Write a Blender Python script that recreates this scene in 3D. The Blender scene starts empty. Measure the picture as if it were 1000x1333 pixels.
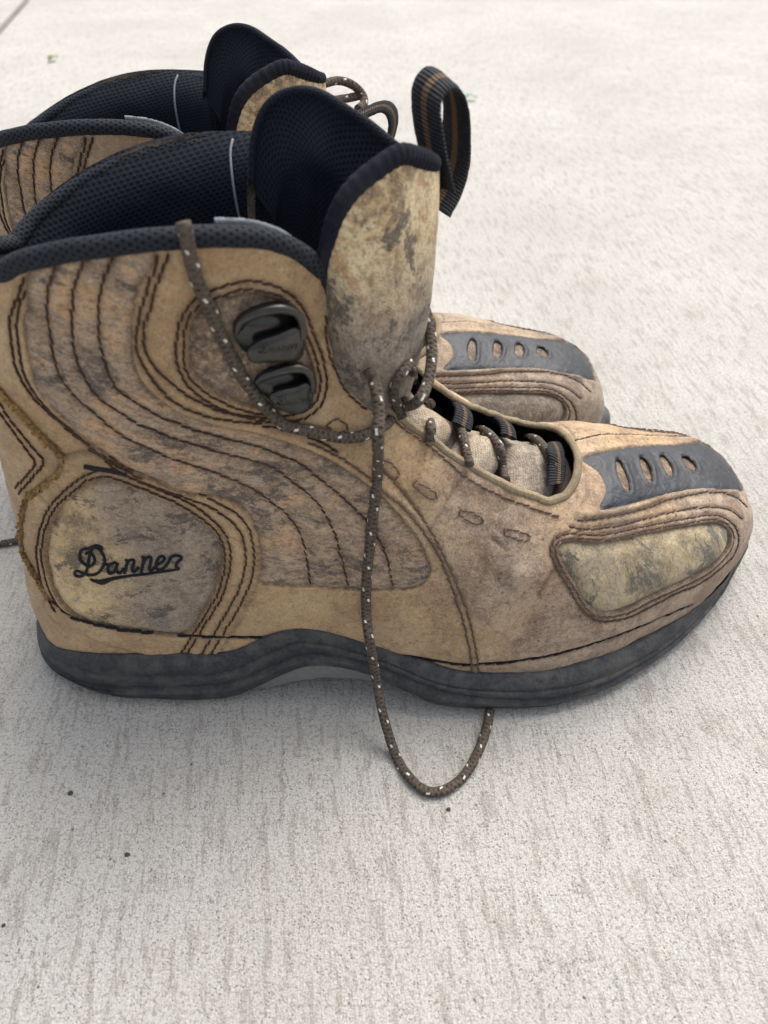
import bpy, bmesh, math, random
import numpy as np
from mathutils import Vector
from mathutils.bvhtree import BVHTree
from mathutils.kdtree import KDTree
from mathutils.geometry import delaunay_2d_cdt

random.seed(7); rng = np.random.default_rng(7)
scene = bpy.context.scene
COL = scene.collection

# ------------------------------------------------------------------ camera
FPX, PITCH, CAMH = 1000.0, math.radians(43), 0.258     # focal length in photo pixels, look-down angle, eye height (m)
cam = bpy.data.cameras.new('camera')
cam_ob = bpy.data.objects.new('camera', cam); COL.objects.link(cam_ob)
cam.sensor_fit = 'VERTICAL'; cam.sensor_height = 24.0; cam.lens = FPX / 1333 * 24.0
cam.clip_start = 0.01; cam.clip_end = 200
cam_ob.location = (0, 0, CAMH); cam_ob.rotation_euler = (math.pi/2 - PITCH, 0, 0)
cam.dof.use_dof = True; cam.dof.focus_distance = 0.285; cam.dof.aperture_fstop = 9.0
scene.camera = cam_ob

# ------------------------------------------------------------------ sky, sun, exposure
SUN_EL, SUN_AZ = math.radians(58), math.radians(35)     # azimuth measured from +Y (behind the boots) towards +X
world = bpy.data.worlds.new('World'); scene.world = world; world.use_nodes = True
wn = world.node_tree.nodes; wl = world.node_tree.links
sky = wn.new('ShaderNodeTexSky'); sky.sky_type = 'NISHITA'; sky.sun_disc = False
sky.sun_elevation = SUN_EL; sky.sun_rotation = SUN_AZ
sky.air_density = 1.0; sky.dust_density = 6.0; sky.ozone_density = 0.6
overcast = wn.new('ShaderNodeHueSaturation'); overcast.inputs['Saturation'].default_value = 0.40      # thin white cloud takes the blue out
wl.new(sky.outputs[0], overcast.inputs['Color']); wl.new(overcast.outputs[0], wn['Background'].inputs[0]); wn['Background'].inputs[1].default_value = 0.15
sun = bpy.data.lights.new('sun', 'SUN'); sun.energy = 1.05; sun.angle = math.radians(45); sun.color = (1.0, 0.96, 0.90)
sun_ob = bpy.data.objects.new('sun', sun); COL.objects.link(sun_ob)
sdir = Vector((math.sin(SUN_AZ)*math.cos(SUN_EL), math.cos(SUN_AZ)*math.cos(SUN_EL), math.sin(SUN_EL)))
sun_ob.rotation_euler = sdir.to_track_quat('Z', 'Y').to_euler(); sun_ob.location = sdir * 3
scene.view_settings.view_transform = 'Standard'; scene.view_settings.look = 'None'
scene.view_settings.exposure = 0.74; scene.view_settings.gamma = 1.0

# ------------------------------------------------------------------ helpers
ORG = np.array([0.0, 0.213, 0.0])          # the near boot's origin; all its meshes are in boot coordinates
CAMP = np.array([0, 0, CAMH])
_f = np.array([0, math.cos(PITCH), -math.sin(PITCH)]); _u = np.array([0, math.sin(PITCH), math.cos(PITCH)]); _r = np.array([1.0, 0, 0])
def ray(px, py):
    d = _f + _r*(px-500)/FPX - _u*(py-666.5)/FPX
    return d/np.linalg.norm(d)
def at_y(px, py, Y):                        # photo measurement -> point on the upright plane y = Y (world), in boot coordinates
    d = ray(px, py); p = CAMP + d*(Y/d[1]); return p - ORG
def at_z(px, py, z=0.0):
    d = ray(px, py); p = CAMP + d*((z-CAMH)/d[2]); return p
def proj(p):                                # boot coords -> pixels
    q = np.asarray(p) + ORG - CAMP; D = q@_f
    return np.stack([500 + FPX*q[..., 0]/D, 666.5 - FPX*(q@_u)/D], -1)

def mesh_ob(name, verts, faces, mat, parent=None, smooth=True, uv=None, col=None):
    me = bpy.data.meshes.new(name)
    me.from_pydata([tuple(map(float, v)) for v in verts], [], [tuple(map(int, f)) for f in faces])
    me.validate()
    if smooth: me.polygons.foreach_set('use_smooth', [True]*len(me.polygons))
    if uv is not None:
        l = me.uv_layers.new(name='UVMap'); idx = np.empty(len(me.loops), int); me.loops.foreach_get('vertex_index', idx)
        l.data.foreach_set('uv', np.asarray(uv, float)[idx].ravel())
    if col is not None:                     # named float attributes on points
        for k, arr in col.items():
            a = me.attributes.new(k, 'FLOAT', 'POINT'); a.data.foreach_set('value', np.asarray(arr, np.float32))
    if mat: me.materials.append(mat)
    o = bpy.data.objects.new(name, me); COL.objects.link(o)
    if parent is not None: o.parent = parent
    return o

def grid_faces(n, m, wrap_m=False, flip=False):
    F = []
    mm = m if wrap_m else m-1
    for i in range(n-1):
        for j in range(mm):
            a = i*m+j; b = i*m+(j+1) % m; c = (i+1)*m+(j+1) % m; d = (i+1)*m+j
            F.append((a, d, c, b) if flip else (a, b, c, d))
    return F

def catmull(knots, t):                      # knots (K,...) uniform, t array -> values
    K = np.asarray(knots, float); n = len(K); t = np.clip(np.asarray(t, float), 0, n-1)
    i = np.clip(np.floor(t).astype(int), 0, n-2); f = t-i
    sh = (-1,)+(1,)*(K.ndim-1); f = f.reshape(f.shape+(1,)*(K.ndim-1))
    g = lambda k: K[np.clip(k, 0, n-1)]
    p0, p1, p2, p3 = g(i-1), g(i), g(i+1), g(i+2)
    p0 = np.where((i == 0).reshape(f.shape), 2*p1-p2, p0); p3 = np.where((i == n-2).reshape(f.shape), 2*p2-p1, p3)
    return 0.5*(2*p1+(p2-p0)*f+(2*p0-5*p1+4*p2-p3)*f*f+(3*p1-p0-3*p2+p3)*f**3)

def spline(pts, step):                      # smooth curve through 2-D / 3-D points, resampled
    P = np.asarray(pts, float); t = np.linspace(0, len(P)-1, (len(P)-1)*24+1); c = catmull(P, t)
    return resample(c, step)
def resample(c, step):
    d = np.r_[0, np.cumsum(np.linalg.norm(np.diff(c, axis=0), axis=1))]
    n = max(2, int(round(d[-1]/step))+1); s = np.linspace(0, d[-1], n)
    return np.stack([np.interp(s, d, c[:, k]) for k in range(c.shape[1])], 1)
def closed_spline(pts, step):
    P = list(map(tuple, pts)); n = len(P); Q = P[-2:]+P+P[:3]
    t = np.linspace(2, 2+n, n*24+1); c = catmull(np.asarray(Q, float), t)
    return resample(c, step)[:-1]

def vnoise(p, seed=0):                      # smooth value noise, numpy
    p = np.asarray(p, float); i = np.floor(p).astype(np.int64); f = p-i; f = f*f*(3-2*f)
    def h(a):
        n = (a[..., 0]*73856093) ^ (a[..., 1]*19349663) ^ (a[..., 2]*83492791) ^ (seed*2654435761)
        n = (n ^ (n >> 13))*1274126177; n = n & 0x7fffffff; n = (n ^ (n >> 16)); return (n % 10007)/10007.0*2-1
    r = 0
    for dx in (0, 1):
        for dy in (0, 1):
            for dz in (0, 1):
                w = (f[..., 0] if dx else 1-f[..., 0])*(f[..., 1] if dy else 1-f[..., 1])*(f[..., 2] if dz else 1-f[..., 2])
                r = r + w*h(i+np.array([dx, dy, dz]))
    return r
def fbm(p, seed=0, oct=3):
    s = 0; a = 1
    for k in range(oct): s = s+a*vnoise(np.asarray(p)*2**k, seed+k); a *= .5
    return s
def smooth(x, a, b):
    t = np.clip((x-a)/(b-a), 0, 1); return t*t*(3-2*t)

# ------------------------------------------------------------------ the boot's last: a fan of cross-sections swept round the ankle
# each row: back/bottom point (x,z), front/top point (x,z), half widths at 8 stations from back/bottom to front/top
E8 = np.array([0, .342, .707, .966, .966, .707, .342, 0])
SEC = [
 [(-.1130, .210), (-.004, .215), .043*E8],
 [(-.1170, .161), (-.008, .186), np.array([0, .018, .0325, .0395, .0400, .0310, .016, 0])],
 [(-.1255, .119), (-.004, .150), np.array([0, .017, .031, .038, .038, .029, .015, 0])],
 [(-.131, .088), (.007, .124), np.array([0, .017, .030, .036, .0365, .029, .015, 0])],
 [(-.1345, .060), (.022, .107), np.array([0, .019, .0315, .035, .036, .030, .016, 0])],
 [(-.1395, .028), (.040, .095), np.array([0, .0210, .0365, .0385, .0375, .031, .017, 0])],
 [(-.126, .004), (.056, .0865), np.array([0, .035, .0405, .0405, .040, .034, .018, 0])],
 [(-.080, .004), (.070, .0810), np.array([0, .036, .0415, .042, .042, .036, .020, 0])],
 [(-.030, .006), (.085, .0775), np.array([0, .037, .0415, .0445, .0440, .037, .021, 0])],
 [(.020, .005), (.100, .0718), np.array([0, .044, .0485, .0490, .0455, .037, .021, 0])],
 [(.062, .004), (.115, .0665), np.array([0, .044, .0490, .0485, .0440, .036, .021, 0])],
 [(.098, .005), (.132, .0605), np.array([0, .037, .0420, .0415, .0390, .032, .020, 0])],
 [(.126, .006), (.1455, .0515), np.array([0, .027, .0325, .0330, .0300, .025, .016, 0])],
 [(.142, .009), (.1535, .0400), np.array([0, .019, .0235, .0240, .0220, .018, .012, 0])],
 [(.1500, .013), (.1565, .0320), np.array([0, .011, .0145, .0150, .0145, .011, .007, 0])],
 [(.1535, .019), (.1570, .0265), np.array([0, .003, .0040, .0040, .0040, .003, .002, 0])],
]
TMAX = len(SEC)-1
_P = np.array([s[0] for s in SEC]); _Q = np.array([s[1] for s in SEC]); _W = np.array([s[2] for s in SEC])
_AK = np.radians([0, 20, 45, 75, 105, 135, 160, 180])/math.pi
_yx = np.array([-.15, -.11, -.06, 0, .03, .06, .09, .12, .145, .17]); _yy = np.array([-.001, -.001, 0, .003, .004, .007, .0135, .022, .030, .037])
_yg = np.linspace(-.2, .2, 401); _ys = np.convolve(np.pad(np.interp(_yg, _yx, _yy), 16, mode='edge'), np.hanning(35)[1:-1]/np.hanning(35).sum(), 'same')[16:-16]
def yc(x): return np.interp(x, _yg, _ys)
def hermite(xk, Y, x):                      # Y (...,K) per sample, x samples
    i = np.clip(np.searchsorted(xk, x, side='right')-1, 0, len(xk)-2)
    h = xk[i+1]-xk[i]; f = (x-xk[i])/h
    sl = np.empty_like(Y); dx = np.diff(xk); dy = np.diff(Y, axis=-1)/dx
    sl[..., 1:-1] = (dy[..., :-1]*dx[1:]+dy[..., 1:]*dx[:-1])/(dx[1:]+dx[:-1]); sl[..., 0] = dy[..., 0]*1.15; sl[..., -1] = dy[..., -1]*1.1
    r = np.arange(len(x)); y0, y1, s0, s1 = Y[r, i], Y[r, i+1], sl[r, i]*h, sl[r, i+1]*h
    return (2*f**3-3*f*f+1)*y0+(f**3-2*f*f+f)*s0+(-2*f**3+3*f*f)*y1+(f**3-f*f)*s1
def S(t, a, side=-1):
    """surface point in boot coordinates; t along the fan, a from back/bottom (0) to front/top (1); side -1 is the outer, near side"""
    t = np.asarray(t, float).ravel(); a = np.asarray(a, float).ravel()
    P = catmull(_P, t); Q = catmull(_Q, t); W = .4*catmull(_W, t)+.3*(catmull(_W, np.clip(t-.45, 0, 99))+catmull(_W, np.clip(t+.45, 0, 99)))
    lam = (1-np.cos(np.clip(a, 0, 1)*math.pi))/2
    x = P[:, 0]*(1-lam)+Q[:, 0]*lam; z = P[:, 1]*(1-lam)+Q[:, 1]*lam
    w = np.maximum(hermite(_AK, W, np.clip(a, 0, 1)), 0)
    return np.stack([x, yc(x)+side*w, z], 1)
def SX(t, a):                               # a runs on past 1 over the instep and below 0 round the heel, onto the far side
    t = np.asarray(t, float).ravel(); a = np.asarray(a, float).ravel(); a = (a+1) % 2-1
    n = S(t, np.abs(a), -1); f = S(t, np.abs(a), 1); return np.where((a < 0)[:, None], f, n)
def NX(t, a):
    e = 2e-3; t = np.asarray(t, float).ravel(); a = np.asarray(a, float).ravel()
    r = (a+1) % 2-1; r = np.where(np.abs(r) < .004, .004, r); r = np.where(np.abs(r) > .996, np.sign(r)*.996, r); tt = np.clip(t, .01, TMAX-.01)
    n = np.cross(SX(tt, r+e*.5)-SX(tt, r-e*.5), SX(tt+e, r)-SX(tt-e, r))
    return n/(np.linalg.norm(n, axis=1)[:, None]+1e-15)*NSGN
NSGN = 1.0
NSGN = 1.0 if NX([1.5], [.5])[0][1] < 0 else -1.0
# dense lookup grid, for placing traced seams on the surface
_gt = np.linspace(0, TMAX, 421); _ga = np.linspace(0, 1.6, 321)
_T, _A = np.meshgrid(_gt, _ga, indexing='ij'); _G = SX(_T, _A); _UV = np.stack([_T.ravel(), _A.ravel()], 1)
_gf = grid_faces(421, 321); _gtri = [q for f in _gf for q in ((f[0], f[1], f[2]), (f[0], f[2], f[3]))]
BVH = BVHTree.FromPolygons([Vector(v) for v in _G], _gtri)
_gpx = proj(_G)
def uv_at(px, py):
    d = ray(px, py); o = CAMP-ORG
    hit, n, i, dist = BVH.ray_cast(Vector(o), Vector(d))
    if hit is None:
        k = np.argmin(((_gpx-np.array([px, py]))**2).sum(1)); return _UV[k]
    tri = _gtri[i]; A, B, C = (_G[k] for k in tri); h = np.array(hit)
    v0, v1, v2 = B-A, C-A, h-A
    d00, d01, d11, d20, d21 = v0@v0, v0@v1, v1@v1, v2@v0, v2@v1; den = d00*d11-d01*d01+1e-20
    v = (d11*d20-d01*d21)/den; w = (d00*d21-d01*d20)/den
    return _UV[tri[0]]*(1-v-w)+_UV[tri[1]]*v+_UV[tri[2]]*w
def trace(pts, closed=False, step=3.0):     # photo tracing -> (t,a) curve on the last
    c = closed_spline(pts, step) if closed else spline(pts, step)
    return np.array([uv_at(*p) for p in c])
#BODY
# ------------------------------------------------------------------ materials
class Mat:
    def __init__(s, name):
        s.m = bpy.data.materials.new(name); s.m.use_nodes = True; s.t = s.m.node_tree; s.b = s.t.nodes['Principled BSDF']
    def n(s, typ, ins=None, **kw):
        o = s.t.nodes.new('ShaderNode'+typ)
        for k, v in kw.items(): setattr(o, k, v)
        for k, v in (ins or {}).items(): s.put(o.inputs[k], v)
        return o
    def put(s, sock, v):
        if isinstance(v, bpy.types.NodeSocket): s.t.links.new(v, sock)
        elif isinstance(v, bpy.types.Node): s.t.links.new(v.outputs[0], sock)
        else: sock.default_value = v
    def noise(s, vec, scale, detail=3, rough=.6, dist=0):
        return s.n('TexNoise', {'Vector': vec, 'Scale': scale, 'Detail': detail, 'Roughness': rough, 'Distortion': dist}).outputs[0]
    def math(s, op, a, b=0.0, c=0.0):
        return s.n('Math', {0: a, 1: b, 2: c}, operation=op).outputs[0]
    def ramp(s, fac, stops, interp='LINEAR'):
        o = s.n('ValToRGB', {0: fac}); r = o.color_ramp; r.interpolation = interp
        while len(r.elements) < len(stops): r.elements.new(.5)
        for e, (p, c) in zip(r.elements, stops): e.position = p; e.color = tuple(c)+(1,) if len(c) == 3 else c
        return o.outputs[0]
    def step(s, fac, lo, hi): return s.n('MapRange', {0: fac, 1: lo, 2: hi, 3: 0.0, 4: 1.0}).outputs[0]
    def mix(s, f, a, b, mode='MIX'):
        o = s.n('Mix', data_type='RGBA', blend_type=mode); s.put(o.inputs[0], f)
        for i, v in ((6, a), (7, b)): s.put(o.inputs[i], v if isinstance(v, (bpy.types.NodeSocket, bpy.types.Node)) else tuple(v)+(1,))
        return o.outputs[2]
    def scale(s, vec, sc): return s.n('VectorMath', {0: vec, 1: sc}, operation='MULTIPLY').outputs[0]
    def bump(s, h, strength, dist, normal=None):
        o = s.n('Bump', {'Height': h, 'Strength': strength, 'Distance': dist})
        if normal is not None: s.put(o.inputs['Normal'], normal)
        return o.outputs[0]
    def attr(s, name): return s.n('Attribute', attribute_name=name).outputs['Fac']
    def co(s, which='Object'): return s.n('TexCoord').outputs[which]
    def out(s, col=None, rough=None, normal=None, **kw):
        if col is not None: s.put(s.b.inputs['Base Color'], col if not isinstance(col, tuple) else col+(1,))
        if rough is not None: s.put(s.b.inputs['Roughness'], rough)
        if normal is not None: s.put(s.b.inputs['Normal'], normal)
        for k, v in kw.items(): s.put(s.b.inputs[k.replace('_', ' ')], v)
        return s.m
def hexa(m, uv, period, pw=1.0):            # honeycomb of dimples from three crossed cosines on the UVs (metres)
    k = 2*math.pi/period*1.1547; tot = None
    for ang in (0, 60, 120):
        d = m.n('VectorMath', {0: uv, 1: (k*math.cos(math.radians(ang)), k*math.sin(math.radians(ang)), 0)}, operation='DOT_PRODUCT').outputs['Value']
        c = m.math('COSINE', d); tot = c if tot is None else m.math('ADD', tot, c)
    return tot                              # -1.5 .. 3

def leather_mat(name, base, worn, dirt, pu=((.270, .200, .155), (.420, .320, .235))):
    m = Mat(name); co = m.co(); tone = m.attr('tone')
    n0 = m.noise(co, 13, 4, .6, .5); n1 = m.noise(co, 42, 6, .72, .4); n2 = m.noise(co, 130, 6, .78); n3 = m.noise(co, 430, 5, .8); n4 = m.noise(co, 1300, 4, .85)
    c = m.mix(m.step(n0, .44, .56), base, worn)
    c = m.mix(m.math('MULTIPLY', m.step(n1, .52, .60), .45), c, (.50, .375, .225))
    purp = m.mix(m.step(n1, .44, .56), *pu)
    c = m.mix(m.math('MULTIPLY', tone, m.step(n0, .36, .52)), c, purp)
    c = m.mix(m.math('MULTIPLY', m.step(n1, .49, .42), m.math('ADD', .30, m.math('MULTIPLY', tone, .30))), c, dirt)
    c = m.mix(m.math('MULTIPLY', m.step(n2, .53, .60), m.math('ADD', .22, m.math('MULTIPLY', tone, .30))), c, (.15, .105, .075))
    c = m.mix(m.math('MULTIPLY', m.step(n2, .45, .39), .35), c, (.52, .40, .26))
    c = m.mix(m.math('MULTIPLY', m.step(n3, .52, .60), m.math('ADD', .25, m.math('MULTIPLY', tone, .30))), c, (.13, .09, .065))
    c = m.mix(m.math('MULTIPLY', m.step(n4, .52, .60), m.math('ADD', .36, m.math('MULTIPLY', tone, .2))), c, (.13, .09, .065)); c = m.mix(m.math('MULTIPLY', m.step(n4, .47, .37), .40), c, (.60, .47, .32))
    v = m.n('TexVoronoi', {'Vector': co, 'Scale': 300.0, 'Randomness': 1.0}).outputs['Distance']
    spots = m.math('MULTIPLY', m.math('SUBTRACT', 1.0, m.step(v, .08, .24)), m.math('MULTIPLY', m.step(m.noise(co, 55, 3), .51, .57), m.math('ADD', .30, m.math('MULTIPLY', tone, .5))))
    c = m.mix(spots, c, (.065, .045, .036))
    g = m.attr('grime_dark'); c = m.mix(m.math('MULTIPLY', g, m.step(n3, .35, .50)), c, (.055, .035, .025))
    hs = m.math('ADD', m.math('MULTIPLY', n3, 1.2), m.math('ADD', n4, m.math('MULTIPLY', n2, 1.6)))
    return m.out(c, m.math('ADD', .50, m.math('MULTIPLY', n2, .3)), m.bump(hs, .5, .0007), Specular_IOR_Level=.32, Sheen_Weight=.08, Sheen_Roughness=.5)
M_LEATHER = leather_mat('tan_leather', (.480, .320, .165), (.390, .252, .125), (.220, .135, .074))

M_DUSTY = leather_mat('dusty_leather', (.40, .300, .195), (.33, .245, .16), (.20, .145, .10), ((.205, .160, .125), (.330, .265, .200)))

def camo_mat(name, cols, blot, blot_amt=.5, vec_scale=(1, 1, 1), rot=0.0, sc=38, weave=.00115, fuzz=.5, pale=(.42, .33, .24), blot_sc=46, grad=None):
    m = Mat(name); co = m.co()
    mp = m.scale(m.n('Mapping', {'Vector': co, 'Rotation': (0, rot, 0)}).outputs[0], vec_scale)
    n1 = m.noise(mp, sc, 6, .70, .4); n2 = m.noise(mp, sc*2.6, 6, .75, .6); nb = m.noise(mp, blot_sc, 6, .75, .4); nf = m.noise(mp, 520, 4, .8); ng = m.noise(co, 1300, 3, .8); n0 = m.noise(co, 23, 3, .6)
    c = m.ramp(m.math('ADD', m.math('MULTIPLY', n1, .72), m.math('MULTIPLY', n0, .28)), [(.43+.14*i/(len(cols)-1), q) for i, q in enumerate(cols)])
    c = m.mix(m.math('MULTIPLY', m.step(n2, .52, .60), .6), c, pale)
    if grad is not None:                    # part of the cloth printed (and worn) another colour
        x = m.n('SeparateXYZ', {0: co}).outputs[grad[0]]; g_ = m.math('ADD', x, m.math('MULTIPLY', m.math('SUBTRACT', n0, .5), grad[4]))
        c2 = m.mix(m.step(n2, .42, .58), grad[3][0], grad[3][1]); c = m.mix(m.math('MULTIPLY', m.step(g_, grad[1], grad[2]), .85), c, c2)
    c = m.mix(m.math('MULTIPLY', m.step(nb, .555, .585), blot_amt), c, blot)
    c = m.mix(m.math('MULTIPLY', m.step(nf, .50, .60), .6*fuzz), c, (.10, .078, .062))
    c = m.mix(m.math('MULTIPLY', m.step(nf, .46, .38), .55*fuzz), c, (.50, .40, .29))
    c = m.mix(m.math('MULTIPLY', m.step(ng, .52, .62), .40), c, (.08, .065, .055)); c = m.mix(m.math('MULTIPLY', m.step(ng, .46, .36), .30), c, (.60, .52, .42))
    g = m.attr('grime_dark'); c = m.mix(m.math('MULTIPLY', g, .65), c, (.055, .036, .026))
    k = 2*math.pi/weave; uv = m.co('UV')
    a = m.n('VectorMath', {0: uv, 1: (k, 0, 0)}, operation='DOT_PRODUCT').outputs['Value']; b = m.n('VectorMath', {0: uv, 1: (0, k, 0)}, operation='DOT_PRODUCT').outputs['Value']
    w = m.math('MULTIPLY', m.math('SINE', a), m.math('SINE', b))
    h = m.math('ADD', m.math('MULTIPLY', w, .28), m.math('ADD', m.math('MULTIPLY', nf, 1.6), m.math('ADD', m.math('MULTIPLY', n2, 1.6), m.math('MULTIPLY', ng, .8))))
    return m.out(c, .92, m.bump(h, .6, .0007), Specular_IOR_Level=.15, Sheen_Weight=.15, Sheen_Roughness=.6)
R = math.radians
M_QUARTER = camo_mat('streaked_camouflage_fabric', [(.150, .110, .080), (.27, .185, .120), (.40, .27, .160), (.33, .255, .190), (.54, .34, .18)], (.060, .048, .045), .75, (.60, 1, 1.3), R(-14), 85, fuzz=.85, pale=(.48, .37, .27), blot_sc=95)
M_HOOKP = camo_mat('brown_fabric', [(.10, .07, .05), (.19, .125, .08), (.28, .175, .10)], (.06, .045, .035), .5, (1, 1, 1), 0, 70, fuzz=1, pale=(.36, .27, .20))
M_HEELP = camo_mat('worn_camouflage_fabric', [(.24, .17, .095), (.50, .355, .18), (.66, .47, .23), (.74, .55, .29)], (.065, .053, .045), .80, (.8, 1, 1.1), R(15), 60, fuzz=.5, blot_sc=85, grad=(0, -.098, -.082, ((.190, .150, .122), (.340, .270, .215)), .05))
M_TOEP = camo_mat('green_grey_camouflage_fabric', [(.27, .21, .13), (.42, .33, .19), (.52, .42, .25), (.34, .28, .19)], (.090, .098, .082), .80, (1.6, 1, .7), R(25), 44, weave=.0011, fuzz=.4, pale=(.56, .48, .34), blot_sc=50)
M_TONGUE = camo_mat('tongue_camouflage_fabric', [(.26, .18, .10), (.50, .34, .17), (.68, .52, .29), (.76, .62, .38), (.52, .32, .15)], (.060, .050, .046), .80, (1, 1, .8), R(20), 75, weave=.0011, fuzz=.65, pale=(.80, .66, .42), blot_sc=105, grad=(2, .172, .150, ((.13, .11, .098), (.27, .23, .195)), .06))

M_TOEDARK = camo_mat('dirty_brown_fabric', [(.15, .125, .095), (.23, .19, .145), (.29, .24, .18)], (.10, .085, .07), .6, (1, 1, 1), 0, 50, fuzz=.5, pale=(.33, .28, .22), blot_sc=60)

def black_mesh_mat(name, period, depth, col=(.010, .012, .020), hi=(.036, .042, .060)):
    m = Mat(name); h = hexa(m, m.co('UV'), period); f = m.step(h, 1.5, -.1)
    n = m.noise(m.co(), 900, 3)
    c = m.mix(f, col, hi); c = m.mix(m.math('MULTIPLY', m.step(m.noise(m.co(), 60, 5), .55, .75), .15), c, (.06, .06, .065))
    return m.out(c, .75, m.bump(m.math('ADD', f, m.math('MULTIPLY', n, .25)), .9, depth), Specular_IOR_Level=.18, Sheen_Weight=.03, Sheen_Tint=(.5, .6, .9, 1))
M_MESH = black_mesh_mat('black_spacer_mesh', .00165, .0006, (.0025, .003, .0055), (.0105, .0130, .0230))
M_ROLL = black_mesh_mat('charcoal_knit_binding', .0017, .0006, (.004, .005, .007), (.020, .024, .031))
def plain(name, col, rough=.7, bs=800, bd=.0003, var=.3, dusty=None, spec=.4, metal=0.0, dsc=35):
    m = Mat(name); co = m.co(); n = m.noise(co, bs, 4, .65); n2 = m.noise(co, dsc, 5, .65)
    c = m.mix(m.step(n, .3, .7), tuple(q*(1-var) for q in col), tuple(q*(1+var) for q in col))
    if dusty: c = m.mix(m.step(n2, .45, .75), c, dusty)
    return m.out(c, m.math('ADD', rough-.08, m.math('MULTIPLY', n2, .16)), m.bump(m.math('ADD', n, m.math('MULTIPLY', n2, 1.5)), .5, bd), Specular_IOR_Level=spec, Metallic=metal)
M_RUBBER = plain('worn_black_rubber', (.036, .040, .045), .58, 700, .0010, .5, (.105, .100, .092), .35, 0, 130)
M_STRIP = plain('scuffed_black_toe_rubber', (.009, .011, .016), .46, 620, .0008, .5, (.034, .041, .058), .42, 0, 90)
M_SHANK = plain('grey_plastic_shank', (.20, .20, .195), .5, 500, .0003, .15)
M_BLACK = plain('black_fuzzy_binding', (.012, .013, .020), .9, 1500, .0006, .6, (.035, .036, .045), .1)
M_TAPE = plain('grey_tape', (.20, .22, .24), .6, 900, .0003, .2)
M_DARKIN = plain('black_lining_and_gap', (.010, .010, .013), .9, 900, .0004, .4)
M_THREAD = plain('dark_brown_thread', (.052, .026, .018), .8, 2500, .0002, .4, (.10, .06, .04), .2)
M_THREADV = plain('faded_brown_thread', (.105, .07, .055), .85, 2500, .0002, .4, (.15, .10, .075), .2)
M_LOGO = plain('black_embroidery_thread', (.012, .014, .018), .75, 2500, .0003, .4, (.03, .032, .035), .2)
M_METAL = plain('gunmetal', (.050, .052, .052), .24, 300, .00008, .2, (.10, .08, .06), .5, .8)
M_PIPING = plain('khaki_webbing', (.26, .21, .135), .85, 1400, .0005, .35, (.13, .10, .07), .15)
M_FUZZ = plain('raw_suede_edge', (.36, .22, .095), .95, 1200, .0008, .5, (.12, .075, .04), .1)
M_PIT = plain('dark_pit_speck', (.05, .047, .042), .85, 900, .0005, .4)
M_LEAF = plain('green_leaf', (.16, .20, .045), .6, 500, .0004, .4)
M_LEAF2 = plain('faded_green_leaf', (.20, .34, .24), .7, 500, .0004, .3)
def lace_mat():
    m = Mat('speckled_brown_cord'); uv = m.co('UV'); s = m.n('SeparateXYZ', {0: uv})
    u, v = s.outputs[0], s.outputs[1]        # u metres along, v turns 0..1
    p = m.math('SINE', m.math('ADD', m.math('MULTIPLY', u, 2*math.pi/.0017), m.math('MULTIPLY', v, 2*math.pi*3)))
    q = m.math('SINE', m.math('SUBTRACT', m.math('MULTIPLY', u, 2*math.pi/.0017), m.math('MULTIPLY', v, 2*math.pi*3)))
    w = m.math('MAXIMUM', p, q)
    # pale flecks: cells u 6.4 mm, staggered round the cord
    cell = .0046
    fu = m.math('FRACT', m.math('DIVIDE', u, cell)); row = m.math('FLOOR', m.math('DIVIDE', u, cell))
    fv = m.math('FRACT', m.math('ADD', m.math('MULTIPLY', v, 2.0), m.math('ADD', m.math('MULTIPLY', row, .37), m.math('MULTIPLY', fu, .25))))
    du = m.math('ABSOLUTE', m.math('SUBTRACT', fu, .5)); dv = m.math('ABSOLUTE', m.math('SUBTRACT', fv, .5))
    fleck = m.math('MULTIPLY', m.math('LESS_THAN', du, .13), m.math('LESS_THAN', dv, .07))
    co = m.co(); n = m.noise(co, 700, 3)
    c = m.mix(m.step(w, -.2, .9), (.034, .026, .021), (.092, .072, .058)); c = m.mix(m.step(n, .4, .75), c, (.13, .105, .08))
    c = m.mix(fleck, c, (.66, .64, .58))
    return m.out(c, .85, m.bump(m.math('ADD', w, m.math('MULTIPLY', fleck, .8)), .5, .0003), Specular_IOR_Level=.2)
M_LACE = lace_mat()
def web_mat():
    m = Mat('black_webbing_with_brown_stripe'); s = m.n('SeparateXYZ', {0: m.co('UV')}); v = s.outputs[1]
    d = m.math('ABSOLUTE', m.math('SUBTRACT', v, .5)); st = m.math('LESS_THAN', d, .10)
    rib = m.math('SINE', m.math('MULTIPLY', s.outputs[0], 2*math.pi/.0011)); n = m.noise(m.co(), 900, 3)
    c = m.mix(st, (.014, .015, .019), (.11, .068, .038)); c = m.mix(m.math('MULTIPLY', m.step(n, .5, .8), .3), c, (.08, .07, .06))
    return m.out(c, .8, m.bump(m.math('ADD', rib, n), .6, .0004), Specular_IOR_Level=.25)
M_WEB = web_mat()

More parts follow.
